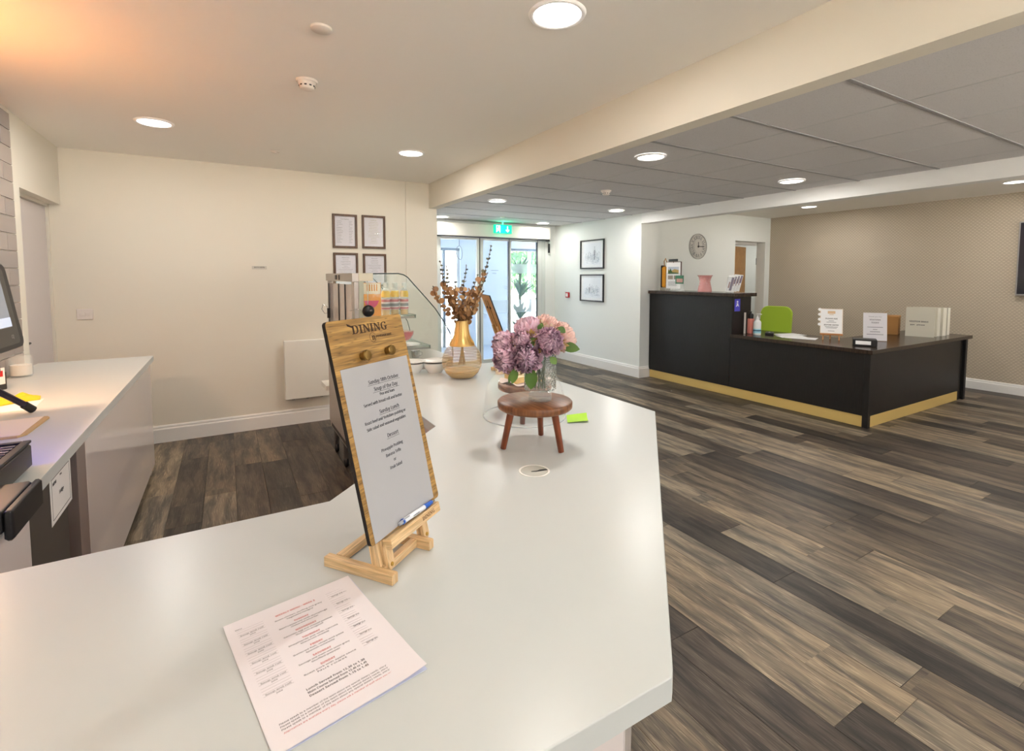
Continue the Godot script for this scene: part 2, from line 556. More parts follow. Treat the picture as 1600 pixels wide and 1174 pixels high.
func struct(called: String, m, mt: Material, label: String, category: String) -> MeshInstance3D:
	var o := obj(called, m, mt)
	tag(o, label, category, "", "structure")
	return o

func skirting(called: String, a: Vector3, b: Vector3, out: Vector3, label: String, h := 0.15) -> void:
	# a moulded board from a to b that stands out from the wall along out
	var pr := PackedVector2Array([Vector2(0, 0), Vector2(0.018, 0), Vector2(0.018, h - 0.035), Vector2(0.015, h - 0.028), Vector2(0.0125, h - 0.024), Vector2(0.0125, h - 0.012), Vector2(0.007, h), Vector2(0, h)])
	var t := Transform3D(Basis(out, Vector3.UP, out.cross(Vector3.UP)), a)
	var l := (b - a).length()
	if t.basis.z.dot(b - a) < 0.0:
		t.origin = b
	struct(called, MB.new().prism(t, pr, l), M("skirting_white", rgb(236, 234, 230), 0.35), label, "skirting board")

func build_walls() -> void:
	var cream := M("cream_wall", rgb(228, 222, 208), 0.75)
	var white := M("white_wall", rgb(232, 235, 231), 0.75)
	var taupe := M("wallpaper", rgb(212, 198, 178), 0.6)
	var im := Image.create(64, 64, false, Image.FORMAT_RGB8)
	var hm := Image.create(64, 64, false, Image.FORMAT_L8)
	var nz := noise(0.9, 2, 21)
	for y in 64:
		for x in 64:
			var row := (y / 8) % 2
			var cx := fposmod(x + row * 8.0, 16.0) - 8.0
			var cy := fposmod(float(y), 8.0) - 4.0
			var d := absf(cx) / 8.0 + absf(cy) / 4.0
			var hgt := clampf(1.25 - d, 0.0, 1.0)
			var c := 0.86 + 0.14 * hgt + 0.03 * nz.get_noise_2d(x, y)
			im.set_pixel(x, y, Color(c, c, c * 0.99))
			hm.set_pixel(x, y, Color(hgt, hgt, hgt))
	taupe.albedo_texture = ImageTexture.create_from_image(im)
	taupe.uv1_triplanar = true
	taupe.uv1_world_triplanar = true
	taupe.uv1_scale = Vector3(6, 6, 6)
	var nm: Image = hm.duplicate()
	nm.convert(Image.FORMAT_RGBA8)
	nm.bump_map_to_normal_map(2.0)
	taupe.normal_enabled = true
	taupe.normal_texture = ImageTexture.create_from_image(nm)
	taupe.normal_scale = 0.3
	# far wall with the boxed pillar at its right end; a doorway on the left wall leads behind it
	struct("wall_far", MB.new().bx(XL - 0.13, 1.69, 0, YC + 0.1, ZF - 0.15, ZF).bx(1.69, 2.045, 0, YC + 0.1, ZF - 0.15, ZF + 0.012, 0.002), cream, "plain cream wall behind the display case and the white heater", "wall")
	skirting("baseboard_far", Vector3(XL, 0, ZF), Vector3(1.69, 0, ZF), Vector3(0, 0, 1), "white moulded skirting along the cream far wall")
	var lw := MB.new()
	lw.bx(XL - 0.13, XL, 0, YC + 0.1, -4.30, ZBACK)
	lw.bx(XL - 0.13, XL, 2.022, YC + 0.1, ZF, -4.30)
	struct("wall_left", lw, cream, "cream left wall with a doorway beside the far corner", "wall")
	# flush door set back in the doorway
	var d3 := thing("door_3", "plain pale grey flush door set back in the doorway at the far left", "door", Vector3.ZERO, 0.0, "", "structure")
	obj("door_leaf", MB.new().bx(XL - 0.13, XL - 0.085, 0.005, 1.995, -5.16, -4.335, 0.002), M("door_grey_white", rgb(214, 206, 204), 0.5), d3)
	obj("door_frame", MB.new().bx(XL - 0.13, XL - 0.07, 0.0, 2.022, ZF, -5.165).bx(XL - 0.13, XL - 0.07, 0.0, 2.022, -4.33, -4.30).bx(XL - 0.13, XL - 0.07, 2.0, 2.022, ZF, -4.30), M("cream_wall", Color.WHITE), d3)
	obj("handle", MB.new().rod(Vector3(XL - 0.085, 1.0, -4.40), Vector3(XL - 0.05, 1.0, -4.40), 0.009).rod(Vector3(XL - 0.052, 1.0, -4.40), Vector3(XL - 0.052, 1.0, -4.52), 0.008), M("dark_metal", rgb(60, 62, 64), 0.35, 0.8), d3)
	# grey wall tiles on the left wall
	var tl := thing("wall_left_tiles", "glazed taupe grey brick tiles on the left wall behind the screen", "tiles", Vector3.ZERO, 0.0, "", "structure")
	obj("grout", MB.new().bx(XL, XL + 0.004, 0.88, YC, -3.0, -4.16), M("grout", rgb(214, 206, 194), 0.8), tl)
	var tg := [M("tile_a", rgb(164, 152, 146), 0.22), M("tile_b", rgb(172, 160, 153), 0.22), M("tile_c", rgb(156, 146, 142), 0.22)]
	for i in 15:
		var z := -4.16 + (0.0 if i % 2 == 0 else -0.15)
		var y0 := 0.882 + i * 0.1042
		while z < -3.05:
			var za := maxf(z, -4.16)
			var zb := minf(z + 0.2985, -3.0)
			obj("tile", MB.new().bx(XL + 0.003, XL + 0.011, y0, minf(y0 + 0.1005, YC - 0.001), za, zb, 0.0022), tg[rng.randi() % 3], tl)
			z += 0.3015
	# wall with the pictures, and its return towards the desk
	struct("wall_pictures", MB.new().bx(XR, XR + 0.30, 0, YC + 0.1, ZG - 0.1, -5.1), white, "white wall with two framed sketches beside the entrance", "wall")
	skirting("baseboard_pictures", Vector3(XR, 0, ZG), Vector3(XR, 0, -5.1), Vector3(-1, 0, 0), "white skirting under the two framed sketches", 0.16)
	skirting("baseboard_return", Vector3(XR - 0.018, 0, -5.1), Vector3(5.26, 0, -5.1), Vector3(0, 0, 1), "short white skirting beside the end of the reception desk", 0.16)
	var cw := MB.new()
	cw.bx(5.36, 7.365, 0, YC + 0.1, ZC - 0.16, ZC)
	cw.bx(7.365, 8.19, 2.045, YC + 0.1, ZC - 0.16, ZC)
	cw.bx(8.19, XA + 0.1, 0, YC + 0.1, ZC - 0.16, ZC)
	struct("wall_clock_side", cw, white, "pale wall with the round clock and an open doorway behind the desk", "wall")
	# small room behind the open doorway
	struct("wall_office", MB.new().bx(7.0, 9.5, 0, 2.5, -7.3, -7.2).bx(6.9, 7.0, 0, 2.5, -7.3, ZC - 0.16).bx(9.5, 9.6, 0, 2.5, -7.3, ZC - 0.16).bx(8.43, 9.6, 0, 2.5, ZC - 0.2, ZC - 0.161), white, "white walls of the room behind the open doorway", "wall")
	struct("ceiling_office", MB.new().bx(6.9, 9.6, 2.4, 2.5, -7.3, ZC - 0.16), white, "ceiling of the room behind the open doorway", "ceiling")
	struct("floor_office", MB.new().bx(6.9, 9.6, -0.1, 0.0, -7.35, ZC - 0.0), M("office_floor", rgb(110, 100, 90), 0.7), "floor of the room behind the open doorway", "floor")
	var dr := thing("door_2", "light oak door standing open in the doorway behind the desk", "door", Vector3(8.33, 0, -5.62), 0.0, "", "structure")
	obj("door_frame", MB.new().bx(0.10, 0.165, 0, 2.04, 0.10, 0.205, 0.003).bx(-0.97, 0.165, 2.0, 2.06, 0.10, 0.205, 0.003), M("skirting_white", Color.WHITE), dr)
	obj("door_leaf", MB.new().box(T(-0.30, 1.0, -0.08, 0.25), Vector3(0.80, 1.98, 0.044), 0.003), wood("oak_door", rgb(176, 124, 62), rgb(206, 156, 88), 1, 0.45, 9), dr)
	obj("hinge", MB.new().rod(Vector3(0.092, 1.66, 0.06), Vector3(0.092, 1.78, 0.06), 0.012), M("dark_metal", rgb(60, 62, 64), 0.35, 0.8), dr)
	struct("wall_accent", MB.new().bx(XA, XA + 0.12, 0, YC + 0.1, ZC, ZBACK), taupe, "taupe textured wallpaper wall behind the reception desk", "wall")
	skirting("baseboard_accent", Vector3(XA, 0, ZC), Vector3(XA, 0, ZBACK), Vector3(-1, 0, 0), "white skirting along the taupe wallpaper wall", 0.13)
	# windows added in the unseen back wall to let in fill light
	var bw := MB.new().bx(XL - 0.13, XA + 0.12, 2.36, YC + 0.1, ZBACK, ZBACK + 0.12).bx(XL - 0.13, XA + 0.12, 0, 1.0, ZBACK, ZBACK + 0.12)
	for q in [[XL - 0.13, -0.7], [1.7, 2.3], [4.8, 5.4], [7.9, XA + 0.12]]: bw.bx(q[0], q[1], 1.0, 2.36, ZBACK, ZBACK + 0.12)
	struct("wall_back", bw, cream, "wall behind the camera with three large windows added for fill light", "wall")
	for i in 3:
		var x0: float = [-0.7, 2.3, 5.4][i]
		var x1: float = [1.7, 4.8, 7.9][i]
		var wn := thing("window_%d" % (i + 2), "large window added behind the camera for fill light, number %d from the left wall" % (i + 1), "window", Vector3(0, 0, ZBACK + 0.06), 0.0, "", "structure")
		obj("frame", MB.new().bx(x0, x0 + 0.05, 1.0, 2.36, -0.03, 0.03).bx(x1 - 0.05, x1, 1.0, 2.36, -0.03, 0.03).bx((x0 + x1) / 2 - 0.03, (x0 + x1) / 2 + 0.03, 1.0, 2.36, -0.03, 0.03).bx(x0, x1, 1.0, 1.05, -0.03, 0.03).bx(x0, x1, 2.31, 2.36, -0.03, 0.03), M("skirting_white", Color.WHITE), wn)
		obj("pane", MB.new().bx(x0 + 0.05, x1 - 0.05, 1.05, 2.31, -0.004, 0.004), pane("added_window_glass", Color(1, 1, 1, 0.04)), wn)
	struct("added_ground_rear", MB.new().bx(-12, 22, -0.3, -0.12, ZBACK + 0.12, 40), M("added_paving_rear", rgb(224, 218, 208), 0.9), "pale paving added outside the rear windows to bounce sunlight in", "ground")  # added unseen ground, throws sunlight up to the ceilings
	struct("wall_lobby_side", MB.new().bx(1.9, 2.045, 0, YC + 0.1, ZG - 0.1, ZF - 0.15), white, "hidden side wall of the lobby behind the pillar", "wall")

func build_ceilings() -> void:
	var plaster := M("ceiling_plaster", rgb(244, 240, 233), 0.85)
	struct("ceiling", MB.new().bx(XL - 0.13, XB, YC, YC + 0.12, ZF - 0.15, ZBACK), plaster, "smooth cream plaster ceiling over the servery", "ceiling")
	struct("trim_1", MB.new().bx(XB, 2.055, 2.2, YC + 0.12, ZF + 0.012, ZBACK), M("cream_wall", Color.WHITE), "cream boxed beam between the servery and the tiled ceiling", "beam")
	struct("trim_2", MB.new().bx(XR, XR + 0.14, 2.195, YC + 0.12, -5.1, ZBACK), M("bulkhead_white", rgb(240, 240, 238), 0.8), "white bulkhead over the front of the reception desk", "beam")
	struct("ceiling_reception", MB.new().bx(XR + 0.14, XA + 0.1, YC, YC + 0.12, ZC - 0.16, ZBACK), plaster, "smooth ceiling over the reception desk behind the bulkhead", "ceiling")
	var c := thing("ceiling_tiled", "suspended ceiling of pale grey square panels in a metal grid", "ceiling", Vector3.ZERO, 0.0, "", "structure")
	obj("void", MB.new().bx(2.045, XR, YS + 0.06, YC + 0.12, ZG - 0.1, ZBACK), M("void_grey", rgb(120, 120, 120), 0.9), c)
	var pm := M("ceiling_panel", rgb(208, 206, 206), 0.9)
	var im := Image.create(128, 128, false, Image.FORMAT_RGB8)
	var r := RandomNumberGenerator.new()
	r.seed = 8
	im.fill(Color(1, 1, 1))
	for i in 900:
		var g := 0.86 + r.randf() * 0.1
		im.set_pixel(r.randi() % 128, r.randi() % 128, Color(g, g, g))
	pm.albedo_texture = ImageTexture.create_from_image(im)
	pm.uv1_triplanar = true
	pm.uv1_scale = Vector3(3.3, 3.3, 3.3)
	var gm := M("grid_metal", rgb(196, 196, 196), 0.5)
	var xs := [2.056, 2.38, 2.98, 3.58, 4.18, 4.78, XR]
	var zs := []
	var z := -7.05
	zs.append(ZG + 0.0)
	while z < ZBACK:
		zs.append(z)
		z += 0.5863
	zs.append(ZBACK)
	for i in xs.size() - 1:
		for j in zs.size() - 1:
			var p := MB.new().bx(xs[i] + 0.004, xs[i + 1] - 0.004, YS + 0.004, YS + 0.018, zs[j] + 0.006, zs[j + 1] - 0.006, 0.003)
			# leave room for the light fittings: the panels above them are simply pierced by the ring
			obj("ceiling_panel", p, pm, c)
	for x in xs.slice(1, 6):
		obj("grid_rail", MB.new().bx(x - 0.006, x + 0.006, YS + 0.003, YS + 0.05, ZG, ZBACK), gm, c)
	for q in zs.slice(1, zs.size() - 1):
		obj("grid_rail", MB.new().bx(2.056, XR, YS, YS + 0.05, q - 0.012, q + 0.012, 0.002), M("grid_grey", rgb(150, 149, 150), 0.5), c)

func build_entrance() -> void:
	var white := M("white_wall", Color.WHITE)
	struct("wall_entrance", MB.new().bx(1.9, 2.84, 0, YC, ZG - 0.1, ZG).bx(4.86, XR, 0, YC, ZG - 0.1, ZG).bx(2.84, 4.86, 2.09, YC, ZG - 0.1, ZG), white, "white wall round the glazed entrance doors", "wall")
	var d := thing("door_1", "automatic glazed entrance doors in slim pale metal frames", "door", Vector3(0, 0, ZG), 0.0, "", "structure")
	var al := M("pale_frame", rgb(214, 218, 214), 0.35, 0.2)
	var dark := M("seal_dark", rgb(70, 74, 78), 0.5)
	obj("header", MB.new().bx(2.80, 4.87, 2.085, 2.285, -0.02, 0.14, 0.006), M("header_white", rgb(232, 228, 218), 0.5), d)
	obj("header_seal", MB.new().bx(2.80, 4.868, 2.072, 2.085, -0.02, 0.12), dark, d)
	for q in [[2.842, 2.905, al], [3.53, 3.575, al], [3.575, 3.592, dark], [3.592, 3.645, al], [4.128, 4.142, dark], [4.142, 4.175, al], [4.70, 4.712, dark], [4.712, 4.79, al], [4.79, 4.86, al]]:
		obj("post", MB.new().bx(q[0], q[1], 0.0, 2.08, -0.06, -0.01, 0.003), q[2], d)
	for q in [[2.905, 3.53], [3.645, 4.128], [4.175, 4.70]]:
		obj("bottom_rail", MB.new().bx(q[0], q[1], 0.0, 0.07, -0.06, -0.01, 0.003), al, d)
		obj("top_rail", MB.new().bx(q[0], q[1], 2.04, 2.075, -0.06, -0.01, 0.003), al, d)
		obj("pane", MB.new().bx(q[0], q[1], 0.07, 2.04, -0.039, -0.033), pane("door_glass", Color(0.72, 0.86, 1.0, 0.08)), d)
	for q in [[4.176, 4.699], [3.646, 4.127]]:
		for b in [[1.50, 1.66], [0.83, 1.05]]:
			if q[0] < 4.0 and b[0] > 1.2: continue
			obj("frosted_band", MB.new().bx(q[0], q[1], b[0], b[1], -0.0325, -0.0315), pane("frosting", Color(0.88, 0.95, 0.98, 0.30), 0.6), d)
	obj("threshold", MB.new().bx(2.84, 4.86, 0.0, 0.012, -0.1, 0.02, 0.003), M("threshold_metal", rgb(150, 152, 152), 0.4, 0.7), d)
	var sg := MB.new()
	sg.text(face(Vector3(3.86, 1.50, -0.030), Vector3.RIGHT, Vector3.UP), "PUSH", 0.02, bold)
	sg.bx(3.80, 3.94, 1.545, 1.552, -0.032, -0.030)
	obj("notice_print", sg, M("print_grey", rgb(110, 118, 124), 0.7), d)
	var cl := thing("door_closer", "small dark door contact hanging below the right end of the white header", "closer", Vector3(4.92, 1.92, ZG))
	obj("body", MB.new().rod(Vector3(0, -0.06, 0.03), Vector3(0, 0.10, 0.03), 0.018, 0.018, 14, 0.004), M("black_plastic", rgb(24, 24, 25), 0.45), cl)
	obj("collar", MB.new().rod(Vector3(0, 0.10, 0.03), Vector3(0, 0.14, 0.03), 0.024), M("pale_frame", Color.WHITE), cl)
	obj("arm", MB.new().bx(-0.07, 0.012, 0.14, 0.16, 0.02, 0.045, 0.002), M("black_plastic", Color.WHITE), cl)
	# exit sign on a bracket above the doors
	var ex := thing("exit_sign", "green illuminated emergency exit sign with running figure and down arrow", "exit sign", Vector3(3.916, 2.217, ZG + 0.16))
	obj("lit_panel", MB.new().bx(-0.165, 0.165, -0.07, 0.07, -0.012, 0.012, 0.003), glow("exit_green", rgb(0, 190, 130), 1.1), ex)
	var sy := MB.new()
	var f := face(Vector3(0, 0, 0.0122), Vector3.RIGHT, Vector3.UP)
	# arrow pointing down
	sy.prism(f * Transform3D(Basis(), Vector3(0.085, 0, 0)), PackedVector2Array([Vector2(-0.008, 0.05), Vector2(0.008, 0.05), Vector2(0.008, -0.022), Vector2(0.03, 0.0), Vector2(0.03, -0.022), Vector2(0, -0.05), Vector2(-0.03, -0.022), Vector2(-0.03, 0.0), Vector2(-0.008, -0.022)]), 0.0008)
	obj("arrow", sy, glow("exit_white", Color(1, 1, 1), 1.0), ex)
	sy = MB.new()
	# door outline with the running figure
	sy.prism(f, PackedVector2Array([Vector2(-0.125, -0.055), Vector2(-0.117, -0.055), Vector2(-0.117, 0.047), Vector2(-0.063, 0.047), Vector2(-0.063, 0.055), Vector2(-0.125, 0.055)]), 0.0008)
	sy.prism(f, PackedVector2Array([Vector2(-0.063, 0.055), Vector2(-0.063, -0.055), Vector2(-0.052, -0.055), Vector2(-0.052, 0.055)]), 0.0008)
	obj("door_outline", sy, glow("exit_white", Color.WHITE, 1.0), ex)
	sy = MB.new()
	var circ := PackedVector2Array()
	for k in 12: circ.append(Vector2(-0.083, 0.033) + Vector2.from_angle(TAU * k / 12) * 0.009)
	sy.prism(f, circ, 0.0008)
	sy.prism(f, PackedVector2Array([Vector2(-0.094, 0.022), Vector2(-0.076, 0.022), Vector2(-0.080, -0.008), Vector2(-0.062, -0.030), Vector2(-0.070, -0.036), Vector2(-0.090, -0.014), Vector2(-0.102, -0.042), Vector2(-0.112, -0.040), Vector2(-0.098, -0.006)]), 0.0008)
	sy.prism(f, PackedVector2Array([Vector2(-0.094, 0.022), Vector2(-0.108, 0.004), Vector2(-0.102, 0.0), Vector2(-0.090, 0.014)]), 0.0008)
	obj("running_figure", sy, glow("exit_white", Color(1, 1, 1), 1.0), ex)
	obj("bracket", MB.new().bx(-0.01, 0.01, 0.07, YS - 2.217, -0.008, 0.008), M("lamp_trim", Color.WHITE), ex)
	var ol := OmniLight3D.new()
	ol.name = "lamp"
	ol.light_color = rgb(60, 230, 170)
	ol.light_energy = 0.035
	ol.light_size = 0.06
	ol.shadow_enabled = true
	ol.position = Vector3(-0.02, 0, 0.05)
	ex.add_child(ol)
	# vestibule beyond the glass
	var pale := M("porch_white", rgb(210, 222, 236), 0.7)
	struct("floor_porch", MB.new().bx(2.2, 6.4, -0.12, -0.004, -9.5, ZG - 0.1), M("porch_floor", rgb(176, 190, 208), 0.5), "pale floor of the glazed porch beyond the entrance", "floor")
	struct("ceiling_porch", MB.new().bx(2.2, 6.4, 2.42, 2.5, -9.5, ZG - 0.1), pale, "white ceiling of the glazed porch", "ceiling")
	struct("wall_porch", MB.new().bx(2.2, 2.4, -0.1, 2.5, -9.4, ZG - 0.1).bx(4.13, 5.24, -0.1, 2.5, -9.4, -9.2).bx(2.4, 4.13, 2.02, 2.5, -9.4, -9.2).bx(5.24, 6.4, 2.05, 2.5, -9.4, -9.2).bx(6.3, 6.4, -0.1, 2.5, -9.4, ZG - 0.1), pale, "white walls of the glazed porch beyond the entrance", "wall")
	var wd := thing("window_1", "outer porch glazing with dark grey head frame beyond the entrance", "window", Vector3(0, 0, -9.3), 0.0, "", "structure")
	var gf := M("porch_frame", rgb(110, 122, 134), 0.5)
	obj("head_frame", MB.new().bx(2.4, 4.13, 1.97, 2.02, -0.06, 0.06, 0.003), gf, wd)
	obj("head_frame", MB.new().bx(5.24, 6.3, 2.0, 2.05, -0.06, 0.06, 0.003), gf, wd)
	for x in [2.42, 3.10, 3.80, 4.10, 5.27, 5.85, 6.27]:
		obj("mullion", MB.new().bx(x - 0.025, x + 0.025, 0.0, 2.0, -0.04, 0.04, 0.003), gf if x < 3.9 else al, wd)
	for q in [[2.445, 3.075], [3.125, 3.775], [5.295, 5.825], [5.875, 6.245]]:
		obj("pane", MB.new().bx(q[0], q[1], 0.0, 1.97, -0.004, 0.004), pane("door_glass", Color.WHITE), wd)
	var cb := []
	for k in 25:
		var a := TAU * k / 24.0
		cb.append(Vector3(0.06 * sin(a), -0.12 * (1.0 - cos(a)) * (1.0 + 0.2 * sin(a)), 0.0))
	cb.append(Vector3(0.0, 0.42, 0))
	tag(obj("cable", MB.new().tube(cb, 0.005), M("cable_grey", rgb(90, 100, 110), 0.5), self, T(3.66, 2.0, -8.2)), "thin looped cable hanging from the porch ceiling behind the left pane", "cable")
	var pl := thing("potted_plant", "tall spiky potted plant standing in the porch behind the right door pane", "plant", Vector3(4.98, 0, -8.25))
	obj("pot", MB.new().lathe(Transform3D(), [Vector2(0, 0), Vector2(0.13, 0), Vector2(0.18, 0.32), Vector2(0.19, 0.34), Vector2(0.17, 0.34), Vector2(0.16, 0.30), Vector2(0, 0.30)], 28), M("pot_grey", rgb(150, 152, 150), 0.6), pl)
	obj("stem", MB.new().tube([Vector3(0, 0.3, 0), Vector3(0.01, 0.7, 0.01), Vector3(-0.01, 1.1, 0), Vector3(0.0, 1.6, 0.01)], 0.025), M("stem_green", rgb(110, 125, 88), 0.7), pl)
	var lf := leaf_mesh(0.40, 0.05, 0.09)
	var r := RandomNumberGenerator.new()
	r.seed = 31
	for tier in [[0.30, 0.9], [0.60, 1.0], [1.02, 1.05], [1.45, 0.95]]:
		for k in 22:
			var a := TAU * (k + r.randf() * 0.5) / 22
			var b := Basis(Vector3.UP, a) * Basis(Vector3.RIGHT, -(0.75 + 0.6 * r.randf()))
			obj("leaf", lf, M("leaf_green_%d" % (k % 2), [rgb(92, 120, 90), rgb(128, 152, 118)][k % 2], 0.5), pl, Transform3D(b.scaled_local(Vector3.ONE * tier[1] * (0.8 + 0.4 * r.randf())), Vector3(0, tier[0], 0)))
	# outdoors
	struct("ground", MB.new().bx(-6, 22, -0.3, -0.12, -40, -9.5), M("paving", rgb(206, 208, 210), 0.9), "pale paving outside the entrance", "ground")
	for q in [[8.3, -13.2, 1.0, "leafy green tree outside seen through the right door pane"], [10.5, -16.0, 1.3, "leafy green tree standing further right outside the porch"]]:
		var tr := thing("tree", q[3], "tree", Vector3(q[0], -0.12, q[1]), 0.0, "trees outside the porch")
		obj("trunk", MB.new().rod(Vector3.ZERO, Vector3(0.05, 1.6, 0), 0.09, 0.05), M("bark", rgb(110, 95, 80), 0.9), tr)
		var mm := MultiMesh.new()
		mm.transform_format = MultiMesh.TRANSFORM_3D
		mm.mesh = leaf_mesh(0.16, 0.07, 0.02)
		mm.instance_count = 1400
		for k in 1400:
			var dir := Vector3(r.randfn(), r.randfn(), r.randfn()).normalized() * pow(r.randf(), 0.4)
			mm.set_instance_transform(k, Transform3D(Basis.from_euler(Vector3(r.randf() * TAU, r.randf() * TAU, 0)), Vector3(0, 2.0, 0) + dir * Vector3(0.9, 1.0, 0.9) * q[2]))
		var mi := MultiMeshInstance3D.new()
		mi.multimesh = mm
		mi.material_override = M("crown_green", rgb(110, 160, 80), 0.7)
		mi.name = "crown"
		mi.set_meta("kind", "stuff")
		tr.add_child(mi)

# a leaf along +z from its stalk, bent down, with a little thickness from its folded cross-section
func leaf_mesh(l: float, w: float, bend: float, fold := 0.25, pw := 0.75) -> ArrayMesh:
	var mb := MB.new()
	for sd in [0.0, 1.0]:
		mb.patch(func(s: float, t: float) -> Vector3:
			var ww := w * 0.5 * pow(maxf(sin(PI * clampf(t * 0.97 + 0.02, 0, 1)), 0.0), pw)
			var x := (s * 2.0 - 1.0) * ww
			return Vector3(x, absf(x) * fold - bend * t * t - sd * 0.0006, l * t), 4, 7, Vector3.UP if sd == 0.0 else Vector3.DOWN)
	return mb.mesh()

func cabinet_white() -> StandardMaterial3D: return M("cabinet_white", rgb(222, 214, 212), 0.18)

func build_servery() -> void:
	var top := M("worktop_white", rgb(200, 204, 203), 0.28)
	top.metallic_specular = 0.35
	# polygon in (x, -z): seen from above, turned flat
	var poly := PackedVector2Array([Vector2(-0.478, 0.470), Vector2(0.543, 0.470), Vector2(0.556, 0.480), Vector2(1.582, 1.492), Vector2(1.582, 2.905), Vector2(0.685, 2.905), Vector2(0.685, 1.772), Vector2(0.212, 1.310), Vector2(-0.478, 1.310)])
	var flat := Transform3D(Basis(Vector3(1, 0, 0), Vector3(0, 0, -1), Vector3(0, 1, 0)), Vector3(0, HC - 0.04, 0))
	tag(obj("worktop", MB.new().prism(flat, poly, 0.04, 0.0025), top), "large angled white worktop in the foreground under the menu easel", "worktop")
	var low := Transform3D(Basis(Vector3(1, 0, 0), Vector3(0, 0, -1), Vector3(0, 1, 0)), Vector3(0, 0.0, 0))
	var body := PackedVector2Array([Vector2(-0.47, 0.535), Vector2(0.515, 0.535), Vector2(1.525, 1.53), Vector2(1.525, 2.86), Vector2(0.72, 2.86), Vector2(0.72, 1.755), Vector2(0.228, 1.275), Vector2(-0.47, 1.275)])
	var cab := thing("servery_cabinet", "white base cabinet under the angled foreground worktop", "cabinet")
	var inner := MB.new().prism(low * Transform3D(Basis(), Vector3(0, 0, 0.08)), MB.new().inset(body, 0.022), HC - 0.04 - 0.08)
	obj("carcass", inner, M("carcass_grey", rgb(90, 86, 84), 0.7), cab)
	obj("plinth", MB.new().prism(low, MB.new().inset(body, 0.07), 0.08), M("plinth_grey", rgb(120, 114, 110), 0.6), cab)
	# facing panels with a dark joint between them
	for k in body.size():
		var a := body[k]
		var b := body[(k + 1) % body.size()]
		var n: int = maxi(1, int(round((b - a).length() / 0.42)))
		if k == 0: n = 3
		for i in n:
			var p := a.lerp(b, float(i) / n)
			var q := a.lerp(b, float(i + 1) / n)
			if k == 0:
				var cuts := [0.0, 0.40, 0.845, 1.0]
				p = a.lerp(b, cuts[i]); q = a.lerp(b, cuts[i + 1])
			var d := (q - p).normalized()
			var out := Vector3(d.y, 0, d.x)
			var m3 := Vector3((p.x + q.x) / 2, (HC + 0.04) / 2.0 + 0.0, -(p.y + q.y) / 2)
			var h := HC - 0.042 - 0.085
			m3.y = 0.085 + h / 2
			obj("panel", MB.new().box(Transform3D(), Vector3((q - p).length() - 0.003, h, 0.02), 0.0015), cabinet_white(), cab, Transform3D(Basis(Vector3(d.x, 0, -d.y), Vector3.UP, out), m3 - out * 0.01))

